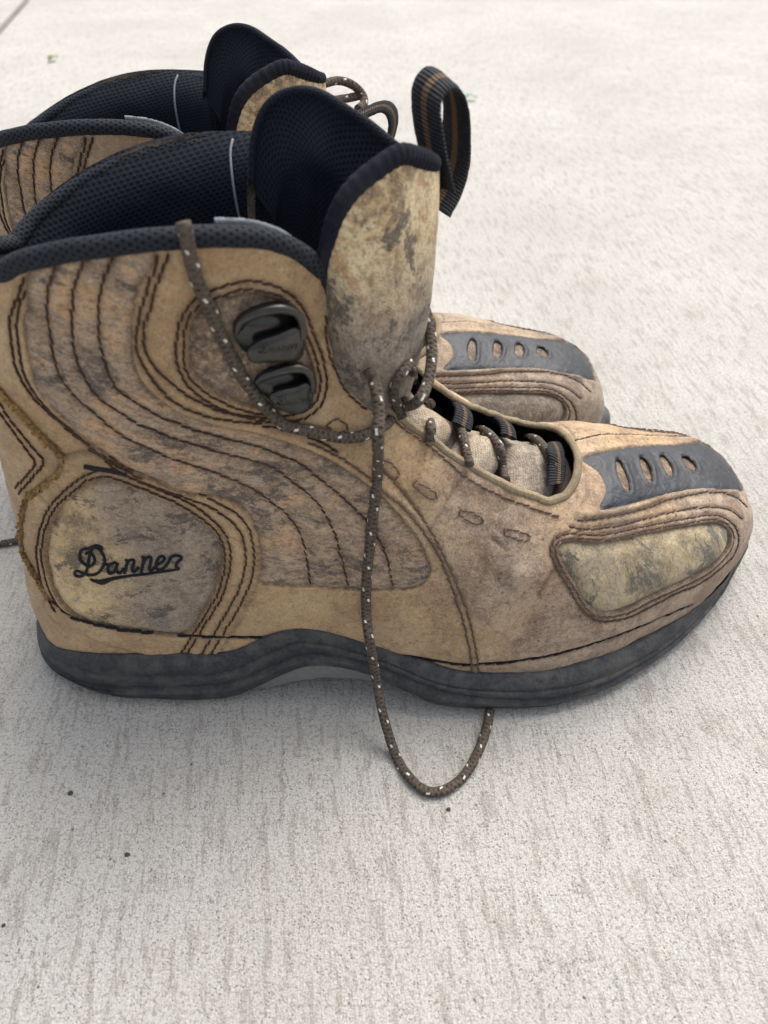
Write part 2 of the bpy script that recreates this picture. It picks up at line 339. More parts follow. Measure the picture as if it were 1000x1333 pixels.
def concrete_mat(name, warm=1.0):
    m = Mat(name); co = m.co(); br = m.scale(m.n('Mapping', {'Vector': co, 'Rotation': (0, 0, R(-7))}).outputs[0], (1, .16, 1))
    b1 = m.noise(br, 330, 5, .7); b2 = m.noise(br, 80, 3, .6); n1 = m.noise(co, 6, 5, .6); n2 = m.noise(co, 36, 5, .65); n3 = m.noise(co, 650, 4, .75); n4 = m.noise(co, 1500, 3, .75)
    c = m.mix(m.step(n1, .35, .65), (.475, .460, .425), (.570, .555, .515))
    c = m.mix(m.math('MULTIPLY', m.step(n2, .5, .72), .35), c, (.40, .375, .34))
    c = m.mix(m.math('MULTIPLY', m.step(b2, .52, .70), m.math('MULTIPLY', m.step(n2, .40, .60), .35)), c, (.36, .32, .27))
    c = m.mix(m.math('MULTIPLY', m.step(b1, .53, .58), .55), c, (.29, .26, .22))
    c = m.mix(m.math('MULTIPLY', m.step(n3, .525, .58), .55), c, (.22, .205, .185))
    c = m.mix(m.math('MULTIPLY', m.step(n4, .52, .62), .45), c, (.72, .71, .68))
    c = m.mix(m.math('MULTIPLY', m.step(n4, .47, .41), .45), c, (.27, .25, .23))
    v = m.n('TexVoronoi', {'Vector': co, 'Scale': 190.0}); pit = m.math('MULTIPLY', m.math('SUBTRACT', 1.0, m.step(v.outputs['Distance'], .04, .12)), m.step(m.noise(co, 60, 2), .55, .62))
    v2 = m.n('TexVoronoi', {'Vector': co, 'Scale': 800.0}); pit2 = m.math('MULTIPLY', m.math('SUBTRACT', 1.0, m.step(v2.outputs['Distance'], .12, .30)), m.step(m.noise(co, 130, 3), .44, .56))
    c = m.mix(m.math('MULTIPLY', pit, .8), c, (.10, .09, .08)); c = m.mix(m.math('MULTIPLY', pit2, .65), c, (.17, .155, .14))
    h = m.math('ADD', m.math('MULTIPLY', b1, 1.5), m.math('ADD', m.math('MULTIPLY', n3, -1.3), m.math('SUBTRACT', m.math('MULTIPLY', n4, .4), m.math('ADD', pit, m.math('MULTIPLY', pit2, .6)))))
    return m.out(c, .85, m.bump(h, .75, .0014), Specular_IOR_Level=.3)
M_CONC = concrete_mat('broom_finished_concrete')

# ------------------------------------------------------------------ ground
def setp(o, **kw):
    for k, v in kw.items(): o[k] = v
    return o
ja, jb = at_z(-40, 92)[:2], at_z(52, -14)[:2]       # the slab joint, running off at the top left
jd = (jb-ja)/np.linalg.norm(jb-ja); jn = np.array([-jd[1], jd[0]])
if jn @ (np.array([0, .3])-ja) > 0: jn = -jn       # jn points away from the boots, over the joint
J0 = ja-jd*6; J1 = jb+jd*20
def slab(name, pts, z):
    n = len(pts); V = [(p[0], p[1], z) for p in pts]+[(p[0], p[1], z-.1) for p in pts]
    F = [tuple(range(n))]+[(i, i+n, (i+1) % n+n, (i+1) % n) for i in range(n)]
    o = mesh_ob(name, V, F, M_CONC, smooth=False); return setp(o, kind='structure')
far = 14.0
slab('pavement_slab', [J0, J1, J1-jn*30, J0-jn*30], 0.0)
slab('pavement_slab', [J1+jn*.012, J0+jn*.012, J0+jn*30, J1+jn*30], 0.0)
o = mesh_ob('ground', [(-60, -60, -.012), (60, -60, -.012), (60, 60, -.012), (-60, 60, -.012)], [(0, 1, 2, 3)], plain('joint_soil', (.12, .105, .09), .95), smooth=False); setp(o, kind='structure')

def small_leaf(name, px, py, L, Wd, rot, mat, label):
    p = at_z(px, py, 0); V = []; F = []
    for i in range(9):
        s = i/8; w = Wd*math.sin(math.pi*s)**.7*(1-.3*s)*.5; z = .0012+.004*math.sin(math.pi*s)
        V += [(s*L-L/2, -w, z+.001), (s*L-L/2, 0, z), (s*L-L/2, w, z+.0014)]
    F = grid_faces(9, 3); o = mesh_ob(name, V, F, mat); o.location = (p[0], p[1], 0.0005); o.rotation_euler = (0, 0, rot)
    md = o.modifiers.new('thickness', 'SOLIDIFY'); md.thickness = .0004
    return setp(o, label=label, category='leaf')
small_leaf('leaf', 70, 80, .020, .010, R(75), M_LEAF, 'tiny yellow green leaf lying alone on the pale concrete behind the boots')
small_leaf('leaf', 612, 131, .016, .010, R(10), M_LEAF2, 'tiny faded blue green leaf on the concrete beside the pull loop')
for k, (px, py, r, lab) in enumerate([(92, 1033, .0009, 'dark speck for a small pit in the concrete below the heel, at left'), (166, 1113, .0009, 'round dark speck for a pit in the concrete, largest near the lower left'),
        (584, 1054, .0008, 'dark speck for a pit in the concrete just under the hanging lace loop'), (5, 1205, .0006, 'tiny black speck for a pit at the far left edge of the concrete')]):
    bm = bmesh.new(); bmesh.ops.create_icosphere(bm, subdivisions=2, radius=r)  # raised dark specks added to stand in for small pits in the concrete
    for v in bm.verts: v.co *= 1+.25*float(vnoise(np.array(v.co)[None]*1500+k*7)[0]); v.co.z *= .5
    me = bpy.data.meshes.new('pit_speck'); bm.to_mesh(me); bm.free(); me.materials.append(M_PIT)
    o = bpy.data.objects.new('pit_speck', me); COL.objects.link(o); p = at_z(px, py); o.location = (p[0], p[1], r*.3)
    setp(o, label=lab, category='pit_speck', group='dark specks standing in for pits in the concrete')

# ------------------------------------------------------------------ near boot: the root
boot = bpy.data.objects.new('hiking_boot', None); COL.objects.link(boot); boot.location = ORG
boot.empty_display_size = .05
setp(boot, label='worn tan leather and camouflage boot in front, its lace hanging down its near side', category='boot', group='pair of hiking boots')

# openings
_nt = np.array([0, 1.74, 2.0, 2.3, 2.8, 3.45, 4.1, 5.5, 6.6, 6.9, 7.03, 7.10]); _na = np.array([.85, .85, .84, .83, .835, .86, .87, .865, .865, .885, .93, 1.0])
_ft = np.array([0, 2.5, 3.0, 3.67, 4.5, 5.57, 6.5, 6.9, 7.03, 7.10]); _fa = np.array([.86, .86, .92, .96, .95, .895, .87, .89, .93, 1.0])
def lim(t, s): return np.where(s >= 0, np.interp(t, _nt, _na), np.interp(t, _ft, _fa))
COLLAR = [(2, 362), (30, 348), (60, 342), (100, 334), (140, 329), (190, 323), (240, 319), (300, 317), (340, 319), (375, 328), (400, 341), (420, 358), (434, 376), (441, 392)]
_cu = trace(COLLAR); _cg = np.linspace(0, 1, 801); _c0 = np.array([np.interp(a, _cg-(1-np.interp(t, _nt, _na))*_cg**5, _cg) for t, a in _cu]); _o = np.argsort(_c0); _cc, _ct = _c0[_o], _cu[_o, 0]
_cc = np.r_[0, _cc, 1.0]; _ct = np.r_[_ct[0]+.02, _ct, max(_ct[-1]+.02, 1.78)]
def AC(t, c):                               # column c (-1..1) -> position round the section; only the outer columns bend to the opening
    c = np.asarray(c, float)*np.ones_like(t); return np.sign(c)*(np.abs(c)-(1-lim(t, c))*np.abs(c)**5)
_fx = np.array([-80, -40, -15, 0, 20, 50, 100, 160, 230, 300, 420]); _fy = np.array([362, 354, 342, 320, 294, 262, 225, 195, 176, 172, 176])
_fc, _ftc = [], []
for c_ in np.linspace(-.78, -.08, 22):                    # far rim: where its section meets the traced skyline
    t_ = np.linspace(.4, 2.0, 240); p_ = proj(SX(t_, AC(t_, np.full(240, c_)))); g_ = p_[:, 1]-np.interp(p_[:, 0], _fx, _fy); k_ = np.argmax(g_ > 0)
    if g_[k_] > 0 and k_ > 0: _fc.append(c_); _ftc.append(t_[k_]+.09)
_fc = np.r_[-1.0, -.96, -.9, _fc, 0]; _ftc = np.r_[np.interp([1.0, .96, .9], _cc, _ct), _ftc, _ct[0]]
_ftc = np.r_[_ftc[:3], np.convolve(np.r_[_ftc[3], _ftc[3:], _ftc[-1]], [.25, .5, .25], 'valid')]
def tcol(c): c = np.asarray(c, float); return np.where(c >= 0, np.interp(c, _cc, _ct), np.interp(c, _fc, _ftc))
# rows spaced by true distance
_ts = np.linspace(0, TMAX, 300); _len = np.zeros(299)
for a in (.1, .45, .9): _len = np.maximum(_len, np.linalg.norm(np.diff(S(_ts, np.full(300, a)), axis=0), axis=1))
_L = np.r_[0, np.cumsum(_len)]

# ---- traced features (photo pixels)
QUARTER = [(51, 345), (36, 392), (32, 426), (39, 477), (51, 511), (75, 538), (109, 569), (143, 593), (170, 612), (204, 626), (238, 641), (289, 648), (318, 664), (333, 688), (339, 716), (338, 745), (345, 760), (406, 764), (452, 768), (513, 768), (543, 764), (560, 746), (556, 728), (543, 700), (517, 668), (485, 636), (452, 612), (420, 594), (380, 578), (340, 566), (290, 556), (240, 540), (205, 518), (185, 497), (174, 470), (171, 425), (180, 376), (195, 325)]
HEEL = [(102, 638), (122, 625), (146, 624), (190, 641), (238, 662), (272, 685), (287, 709), (289, 736), (279, 770), (262, 798), (243, 824), (200, 823), (153, 817), (112, 807), (88, 791), (71, 764), (61, 726), (65, 689), (78, 662)]
HOOKP = [(290, 391), (320, 383), (356, 388), (380, 406), (394, 436), (405, 466), (411, 496), (404, 522), (380, 534), (344, 534), (305, 523), (266, 502), (247, 478), (245, 448), (251, 418), (268, 399)]
TOEP = [(728, 712), (744, 704), (784, 706), (842, 694), (892, 685), (928, 680), (946, 686), (953, 702), (944, 723), (917, 746), (874, 766), (842, 781), (813, 795), (784, 799), (766, 788), (748, 759), (734, 734)]
STRIP = [(759, 596), (813, 583), (870, 579), (926, 578), (945, 599), (962, 617), (970, 638), (946, 638), (899, 640), (856, 648), (820, 657), (782, 664), (790, 640), (780, 616)]
SLOTS = [[(803, 600), (809, 600), (816, 616), (821, 637), (815, 638), (806, 622)], [(833, 596), (840, 596), (848, 610), (850, 626), (844, 626), (837, 612)],
         [(860, 593), (867, 593), (875, 605), (877, 618), (870, 618), (864, 607)], [(888, 594), (896, 594), (905, 602), (907, 611), (900, 612), (892, 604)]]
Q1 = [(71, 346), (61, 389), (63, 426), (73, 481), (95, 515), (133, 549), (163, 570), (204, 590), (252, 608), (300, 624), (338, 643), (376, 674), (395, 708), (404, 762)]
Q2 = [(110, 340), (95, 382), (95, 450), (109, 494), (136, 525), (177, 552), (218, 569), (272, 586), (340, 604), (376, 624), (414, 657), (437, 699), (453, 764)]
Q3 = [(150, 332), (131, 379), (129, 440), (146, 498), (177, 525), (218, 549), (258, 562), (306, 575), (340, 584), (384, 602), (429, 634), (471, 672), (498, 710), (512, 764)]
SEAMV1 = [(400, 575), (434, 590), (468, 612), (500, 640), (528, 664), (558, 701), (581, 746), (600, 800), (612, 850), (615, 884)]
SEAMV2 = [(500, 612), (525, 640), (546, 668), (568, 704), (590, 750), (609, 800), (620, 850), (624, 884)]
SEAMT1 = [(207, 333), (190, 382), (178, 430), (180, 460), (197, 491), (224, 521), (272, 542), (320, 550), (368, 559), (410, 572), (440, 588)]
SEAMT2 = [(221, 331), (204, 372), (188, 430), (190, 457), (207, 484), (238, 511), (279, 532), (325, 542), (372, 549), (420, 560)]
SEAMB1 = [(33, 362), (16, 400), (12, 432), (18, 475), (32, 505), (55, 532), (85, 560), (118, 585), (150, 604), (185, 622)]
SEAMB2 = [(44, 360), (26, 395), (21, 428), (27, 475), (41, 508), (66, 538), (97, 566), (130, 590), (162, 608)]
BAND_L = [(-30, 480), (0, 503), (31, 540), (58, 569), (76, 586), (83, 598), (78, 612), (62, 628), (40, 646), (31, 679), (34, 716), (51, 750), (65, 777)]
BANDR1 = [(136, 584), (160, 607), (200, 622), (245, 637), (292, 657), (320, 680), (331, 716), (328, 750), (314, 784), (290, 825), (275, 850)]
BANDR2 = [(128, 590), (155, 613), (195, 629), (240, 646), (283, 664), (309, 686), (320, 716), (317, 748), (304, 780), (280, 822), (263, 850)]
RAND = [(50, 757), (61, 774), (88, 798), (122, 811), (170, 820), (238, 826), (300, 831), (340, 833)]
RAND2 = [(527, 855), (566, 862), (604, 867), (642, 864), (680, 860), (730, 851), (802, 829), (856, 807), (903, 788)]
CREASE = [[(736, 592), (752, 602), (762, 618), (764, 640), (758, 660)], [(742, 628), (752, 640), (752, 654)], [(640, 700), (660, 716)], [(848, 760+52), (870, 802)], [(84, 594), (110, 590), (143, 594)], [(752, 670), (744, 690), (730, 700)], [(762, 672), (757, 690), (748, 700)], [(60, 628), (72, 640), (66, 655)], [(52, 640), (62, 652)], [(720, 745), (708, 762), (700, 775)], [(286, 696), (304, 700)]]
THINSEAM = [(604, 617), (585, 650), (558, 693)]
STRIP_N = [(752, 676), (768, 676), (820, 667), (874, 650), (928, 641), (957, 646), (974, 660)]
STRIP_N2 = [(740, 684), (768, 688), (820, 680), (874, 666), (920, 660), (950, 662), (968, 676)]
STRIP_F = [(741, 574), (798, 566), (870, 567), (906, 571), (939, 590)]

def offset_px(poly, d, closed=True):        # parallel copy of a traced outline, d pixels outward
    c = closed_spline(poly, 3.0) if closed else spline(poly, 3.0); n = len(c)
    if closed: tg = np.roll(c, -1, 0)-np.roll(c, 1, 0)
    else: tg = np.gradient(c, axis=0)
    nr = np.stack([tg[:, 1], -tg[:, 0]], 1); nr /= np.linalg.norm(nr, axis=1)[:, None]+1e-9
    if closed:
        area = np.sum(c[:, 0]*np.roll(c[:, 1], -1)-np.roll(c[:, 0], -1)*c[:, 1])
        if area < 0: nr = -nr
    return c+nr*d
def raw(c): return np.array([uv_at(*p) for p in c])
UVq, UVh, UVk, UVt, UVs = (trace(p, True) for p in (QUARTER, HEEL, HOOKP, TOEP, STRIP))
UVslots = [trace(p, True, 1.5) for p in SLOTS]
def mirror(uv): q = np.array(uv); q[:, 1] = 2-q[:, 1]; return q
def inside(poly, t, a):
    t = np.asarray(t); a = np.asarray(a); r = np.zeros(len(t), bool); n = len(poly)
    lo, hi = poly.min(0), poly.max(0); m = (t >= lo[0]) & (t <= hi[0]) & (a >= lo[1]) & (a <= hi[1]); ix = np.where(m)[0]; tt, aa = t[ix], a[ix]; rr = np.zeros(len(ix), bool)
    for i in range(n):
        (x0, y0), (x1, y1) = poly[i], poly[(i+1) % n]
        if y0 == y1: continue
        k = ((y0 > aa) != (y1 > aa)) & (tt < (x1-x0)*(aa-y0)/(y1-y0)+x0); rr ^= k
    r[ix] = rr; return r
def kd(uvs, closed=False, step=.0004):
    P = []
    for uv in uvs:
        p = SX(uv[:, 0], uv[:, 1])
        if closed: p = np.r_[p, p[:1]]
        P.append(resample(p, step))
    P = np.concatenate(P); k = KDTree(len(P))
    for i, p in enumerate(P): k.insert(Vector(p), i)
    k.balance(); return (k, P.min(0)-.012, P.max(0)+.012)
def dist(k, pos, cap=.012):
    d = np.full(len(pos), cap); m = ((pos > k[1]) & (pos < k[2])).all(1); f = k[0].find
    for i in np.where(m)[0]: d[i] = f(pos[i])[2]
    return np.minimum(d, cap)
both = lambda L: [q for uv in L for q in (uv, mirror(uv))]
T_ = {k: trace(v) for k, v in dict(q1=Q1, q2=Q2, q3=Q3, v1=SEAMV1, v2=SEAMV2, t1=SEAMT1, t2=SEAMT2, b1=SEAMB1, b2=SEAMB2, band=BAND_L, r1=BANDR1, r2=BANDR2, rand=RAND, rand2=RAND2, thin=THINSEAM, sn=STRIP_N, sn2=STRIP_N2, sf=STRIP_F).items()}
HSEAM = [(80, 792), (66, 766), (57, 728), (61, 688), (75, 658), (100, 634), (121, 621), (147, 620), (192, 637), (240, 658), (275, 682), (291, 707), (293, 737), (283, 772), (266, 801), (248, 830), (235, 850)]
OFFS = {'h1': raw(offset_px(HSEAM, 0, False)), 'h2': raw(offset_px(HSEAM, 7, False)), 'k1': raw(offset_px(HOOKP, 6)), 'k2': raw(offset_px(HOOKP, 15)), 'p1': raw(offset_px(TOEP, 4)), 'p2': raw(offset_px(TOEP, 10))}
pit_near = [(UVq, .0016), (UVh, .0030), (UVk, .0020), (UVt, .0020)]
PITS = [(uv, d, kd([uv], True)) for uv, d in pit_near]+[(mirror(uv), d, kd([mirror(uv)], True)) for uv, d in pit_near]+[(UVs, .0011, kd([UVs], True))]
K_groove = kd(both([T_[k] for k in ('v1', 'v2', 't1', 't2', 'b1', 'b2', 'r1', 'r2')]+[OFFS['h1'], OFFS['h2']]+[np.r_[OFFS[k], OFFS[k][:1]] for k in ('k1', 'k2', 'p1', 'p2')])+[T_['sn'], T_['sn2'], T_['sf']])
kslot = kd(UVslots, True)
K_rand = kd(both([T_['rand'], T_['rand2']])); K_crease = kd(both([trace(c) for c in CREASE]+[T_['thin']]))
K_ridge = kd(both([trace([(x+4, y) for x, y in SEAMV1])]))
K_rim = kd([trace([(766, 670), (820, 662), (874, 645), (928, 636), (957, 640)]), trace([(741, 578), (798, 570), (870, 571), (906, 575), (935, 594)])])
K_band = kd(both([T_['band']]))
# region outside (behind) the heel band edge: raised cup of leather between the left edge and the right seams
BANDPOLY = np.r_[trace([(83, 598), (110, 590), (136, 580), (160, 600), (204, 616), (245, 631), (292, 650), (325, 674), (337, 716), (334, 752), (318, 790), (296, 830), (262, 860), (150, 840), (80, 812), (58, 790)]), T_['band'][::-1][: int(len(T_['band'])*.62)]]
K_bandp = kd([BANDPOLY, mirror(BANDPOLY)], True)
VAMP = trace([(604, 612), (640, 633), (700, 663), (760, 670), (860, 655), (970, 645), (975, 700), (900, 800), (700, 885), (625, 890), (612, 840), (596, 790), (575, 735), (556, 694), (582, 655)], True)

def H_body(t, a, pos, full=True):
    am = np.asarray(a) % 2
    h = .00055*fbm(pos*np.array([45, 45, 60]), 3)+.00022*fbm(pos*260, 9)
    crumple = np.exp(-((pos[:, 0]-.045)/.03)**2)*np.exp(-((pos[:, 2]-.062)/.022)**2)
    h += crumple*.0010*fbm(pos*np.array([110, 60, 60]), 5)
    grime_dark = np.zeros(len(pos))  # darkening put along seams, panel edges, creases, steps and slots
    hp = np.zeros(len(pos))
    for uv, d, k in PITS:
        dd = dist(k, pos); ins = inside(uv, t, am); sd = np.where(ins, dd, -dd)
        h -= d*smooth(sd, -.0003, .0007); h += .00035*np.exp(-((sd+.0012)/.0012)**2)*(sd < .0003)
        grime_dark = np.maximum(grime_dark, .75*np.exp(-(np.maximum(sd, -sd*1.5)/.0007)**2))
    g = dist(K_groove, pos); h -= .00050*np.exp(-(g/.0008)**2); grime_dark = np.maximum(grime_dark, .45*np.exp(-(g/.0009)**2))
    r = dist(K_rand, pos); h -= .0013*np.exp(-(r/.0009)**2)*smooth(fbm(pos*70, 21), -1.2, .1); grime_dark = np.maximum(grime_dark, .95*np.exp(-(r/.0008)**2))
    c = dist(K_crease, pos); h -= .0006*np.exp(-(c/.0008)**2); grime_dark = np.maximum(grime_dark, .40*np.exp(-(c/.0007)**2))
    ks_ = dist(kslot, pos); sl = np.zeros(len(pos), bool)
    for q in UVslots: sl |= inside(q, t, am)
    grime_dark = np.maximum(grime_dark, np.where(sl, .75, .9*np.exp(-(ks_/.0008)**2)))
    rd = dist(K_ridge, pos); h += .0007*np.exp(-(rd/.0014)**2)
    rm = dist(K_rim, pos); h += .0011*np.exp(-(rm/.0018)**2)
    db = dist(K_bandp, pos); ins = inside(BANDPOLY, t, am) | inside(mirror(BANDPOLY), t, am); sd = np.where(ins, db, -db); h += .0009*smooth(sd, -.0004, .0004)
    grime_dark = np.maximum(grime_dark, .6*np.exp(-((sd+.0006)/.0006)**2))
    if not full: return h
    v = inside(VAMP, t, am) | inside(mirror(VAMP), t, am)
    tone = np.maximum(v*1.0, .9*smooth(pos[:, 0], .05, .068)); tone = np.maximum(tone, .7*smooth(pos[:, 0], -.03, .02)*smooth(pos[:, 2], .13, .10)); tone = np.maximum(tone, smooth(pos[:, 2], .028, .018)*.35)
    tone = np.clip(tone*(.75+.5*fbm(pos*30, 31)), 0, 1)
    return h, grime_dark, tone

# ---- leather upper
NI, NJ = 400, 230
cs = np.linspace(-1, 1, 2*NJ+1)
cs = np.sign(cs)*np.abs(cs)
t0 = tcol(cs)+.07*smooth(-cs, .08, .2)*smooth(-cs, .97, .9); Lt0 = np.interp(t0, _ts, _L)
si = np.linspace(0, 1, NI)
Tm = np.interp((Lt0[None]+(Lt0.max()*0+_L[-1]-Lt0)[None]*si[:, None]).ravel(), _L, _ts).reshape(NI, -1)
Am = AC(Tm, cs[None])
Tf, Af = Tm.ravel(), Am.ravel()
Pb = SX(Tf, Af); Nb = NX(Tf, Af)
# smooth poles: the tip rows share a direction
Hb, Gb, Ob = H_body(Tf, Af, Pb)
edge = np.minimum(1, (1-np.abs(np.tile(cs, NI)))/.02)
fade = smooth(Tf, TMAX, TMAX-.5)
Vb = Pb+Nb*(Hb*fade)[:, None]
zfloor = np.interp(Vb[:, 0], [-.148, -.1414, -.126, -.1068, -.0818, -.062, -.0536, -.0415, -.0329, -.025, -.0166, -.0028, .0056, .0285, .057, .088, .1175, .144, .155, .166], [.0165, .0185, .022, .0255, .0278, .0270, .0280, .0365, .0395, .0390, .0360, .0305, .0262, .0190, .0185, .0180, .0160, .0160, .020, .0260])-.006
under = Vb[:, 2] < zfloor; cy = yc(Vb[:, 0]); Vb[under, 1] = cy[under]+(Vb[under, 1]-cy[under])*.84; Vb[under, 0] = (Vb[under, 0]-.01)*.95+.01; Vb[under, 2] = zfloor[under]
upper = mesh_ob('leather_upper', Vb, grid_faces(NI, 2*NJ+1, flip=False), M_LEATHER, boot, col={'grime_dark': Gb, 'tone': Ob})

# ---- inset panels of fabric and rubber, triangulated to their traced outlines
def panel(name, uvp, mat, hfun, holes=(), step=.0010, parent=boot, mat_uv=True, flip=False):
    """a sheet over the last inside the outline uvp; hfun(t,a,pos,sd) gives its height"""
    k = kd([uvp], True); B3 = SX(uvp[:, 0], uvp[:, 1]); sc = np.array([.024, .14])
    # resample the outline in 3D
    Bc = np.r_[B3, B3[:1]]; d = np.r_[0, np.cumsum(np.linalg.norm(np.diff(Bc, axis=0), axis=1))]; n = int(d[-1]/.0011)
    s = np.linspace(0, d[-1], n+1)[:-1]; uvc = np.r_[uvp, uvp[:1]]; B = np.stack([np.interp(s, d, uvc[:, 0]), np.interp(s, d, uvc[:, 1])], 1)
    lo, hi = uvp.min(0), uvp.max(0)
    L0, L1 = np.interp(lo[0], _ts, _L), np.interp(hi[0], _ts, _L)
    tt = np.interp(np.arange(L0, L1, step), _L, _ts); aa = np.arange(lo[1], hi[1], step/.13)
    A, Tg = np.meshgrid(aa, tt); Tg = Tg.ravel()+rng.uniform(-.004, .004, A.size); A = A.ravel()+rng.uniform(-.0015, .0015, A.size)
    m = inside(uvp, Tg, A); Tg, A = Tg[m], A[m]; d = dist(k, SX(Tg, A)); m = d > step*.6; Tg, A = Tg[m], A[m]
    loops = [B]+[np.asarray(h) for h in holes]
    for h in loops[1:]:
        kh = kd([h], True); dh = dist(kh, SX(Tg, A)); m = (~inside(h, Tg, A)) & (dh > step*.5); Tg, A = Tg[m], A[m]
    pts = []; edges = []
    for l in loops: b = len(pts); pts += list(map(tuple, l*sc)); edges += [(b+i, b+(i+1) % len(l)) for i in range(len(l))]
    pts += list(zip(Tg*sc[0], A*sc[1]))
    vs, _, fs, *_r = delaunay_2d_cdt([Vector(p) for p in pts], edges, [], 0, 1e-7)
    vs = np.array([tuple(v) for v in vs])/sc; F = np.array([tuple(f) for f in fs]); cen = vs[F].mean(1)
    keep = inside(uvp, cen[:, 0], cen[:, 1])
    for h in loops[1:]: keep &= ~inside(h, cen[:, 0], cen[:, 1])
    F = F[keep]; P = SX(vs[:, 0], vs[:, 1]); Nn = NX(vs[:, 0], vs[:, 1]); sd = dist(k, P)
    H, G = hfun(vs[:, 0], vs[:, 1], P, sd)
    if flip is None: F = F
    V = P+Nn*H[:, None]
    n0 = np.cross(V[F[0][1]]-V[F[0][0]], V[F[0][2]]-V[F[0][0]])
    if n0 @ Nn[F[0][0]] < 0: F = F[:, ::-1]
    uvm = np.stack([np.interp(vs[:, 0], _ts, _L), vs[:, 1]*.135], 1)
    return mesh_ob(name, V, F, mat, parent, uv=uvm, col={'grime_dark': G})
def sheet_h(base, puff, quilts=None, nz=.0003, seed=1, up=.0):
    kq = kd(quilts) if quilts else None
    def f(t, a, P, sd):
        h = base+puff*smooth(sd, 0, .006)+nz*fbm(P*np.array([90, 60, 130]), seed)+nz*.5*fbm(P*420, seed+4)-.0004*np.exp(-(sd/.0008)**2)
        g = .55*np.exp(-(sd/.0012)**2)
        if kq is not None:
            d = dist(kq, P); h += .0008*(1-np.exp(-(d/.0032)**2))-.0005*np.exp(-(d/.0007)**2); g = np.maximum(g, .55*np.exp(-(d/.0009)**2))
        return h, g
    return f
def pair(name, uvp, mat, hf, hfm=None, **kw):
    a = panel(name, uvp, mat, hf, **kw); b = panel(name, mirror(uvp), mat, hfm or hf, **kw); return a, b
ql = [T_['q1'], T_['q2'], T_['q3']]
fq = sheet_h(-.0009, .0006, ql, .00045, 11); fqm = sheet_h(-.0009, .0006, [mirror(q) for q in ql], .00045, 11)
pair('quarter_panel', UVq, M_QUARTER, fq, fqm)
fh = sheet_h(-.0004, .0011, None, .00035, 12); heel_near, heel_far = pair('heel_panel', UVh, M_HEELP, fh)
fk = sheet_h(-.0008, .0005, None, .00025, 13); pair('hook_panel', UVk, M_HOOKP, fk)
ft = sheet_h(-.0010, .0011, None, .00035, 14); pair('toe_panel', UVt, M_TOEP, ft)
def fs(t, a, P, sd):
    d = dist(kslot, P); h = -.0003+.0004*smooth(sd, 0, .002)+.00022*fbm(P*150, 15)+.00012*fbm(P*600, 16)+.0004*np.exp(-((d-.0011)/.0008)**2)-.0007*smooth(d, .0004, 0)
    return h, 0*d
panel('toe_cap_strip', UVs, M_STRIP, fs, holes=UVslots, step=.0009)

# ---- stitching: rows of single stitches, also reused for the dark rand gap
def capsule(L, r, seg=6):
    rings = [(-.5, .25), (-.38, .85), (0, 1.0), (.38, .85), (.5, .25)]; V = []; F = []
    for x, k in rings:
        for j in range(seg): a = 2*math.pi*j/seg; V.append((x*L, r*k*math.cos(a), r*k*math.sin(a)))
    F = [tuple(f) for f in grid_faces(5, seg, True)]+[tuple(range(seg))[::-1], tuple(range(4*seg, 5*seg))]
    return np.array(V), F
def hgt(f, uv):
    P = SX(uv[:, 0], uv[:, 1])
    if f is None: return H_body(uv[:, 0], uv[:, 1], P, False)
    return f(uv[:, 0], uv[:, 1], P, np.full(len(P), .01))[0]
def seam(uv, f=None, closed=False, mat=None, r=.00038, pitch=.0028, parent=boot, lift=.00035, name='stitching_and_gap_line', gap=.95):
    if closed: uv = np.r_[uv, uv[:1]]
    P = SX(uv[:, 0], uv[:, 1]); d = np.r_[0, np.cumsum(np.linalg.norm(np.diff(P, axis=0), axis=1))]; n = max(2, int(d[-1]/pitch))
    s = (np.arange(n)+.5)*d[-1]/n
    U = np.stack([np.interp(s, d, uv[:, 0]), np.interp(s, d, uv[:, 1])], 1); U1 = np.stack([np.interp(s+pitch*.4, d, uv[:, 0]), np.interp(s+pitch*.4, d, uv[:, 1])], 1); U0 = np.stack([np.interp(s-pitch*.4, d, uv[:, 0]), np.interp(s-pitch*.4, d, uv[:, 1])], 1)
    Nn = NX(U[:, 0], U[:, 1]); C = SX(U[:, 0], U[:, 1])+Nn*(hgt(f, U)+lift)[:, None]; tg = SX(U1[:, 0], U1[:, 1])-SX(U0[:, 0], U0[:, 1]); tg /= np.linalg.norm(tg, axis=1)[:, None]+1e-12
    bt = np.cross(Nn, tg); V = []; F = []; cv, cf = capsule(d[-1]/n*gap*1.08, r)
    for i in range(n):
        an = .16+rng.normal(0, .05); x = tg[i]*math.cos(an)+bt[i]*math.sin(an); y = np.cross(Nn[i], x); b = len(V)
        jit = bt[i]*rng.normal(0, .00012)
        V += [C[i]+jit+x*v[0]*rng.uniform(.92, 1.05)+y*v[1]+Nn[i]*v[2] for v in cv]; F += [tuple(q+b for q in ff) for ff in cf]
    o = mesh_ob(name, V, F, mat or M_THREAD, parent); return o
def seams(uv, f=None, fm=None, **kw): seam(uv, f, **kw); seam(mirror(uv), fm or f, **kw)
for q in ql: seam(q, fq, r=.00034, pitch=.0030, lift=.0004); seam(mirror(q), fqm, r=.00034, pitch=.0030, lift=.0004)
for k in ('t1', 't2', 'b1', 'b2', 'r1', 'r2'): seams(T_[k])
for k in ('v1', 'v2'): seams(T_[k], mat=M_THREADV)
for k in ('h1', 'h2'): seams(OFFS[k])
for k in ('k1', 'k2'): seams(OFFS[k], closed=True, mat=M_THREAD)
for k in ('p1', 'p2'): seams(OFFS[k], closed=True, mat=M_THREADV)
for k in ('sn', 'sn2', 'sf'): seam(T_[k], mat=M_THREADV)
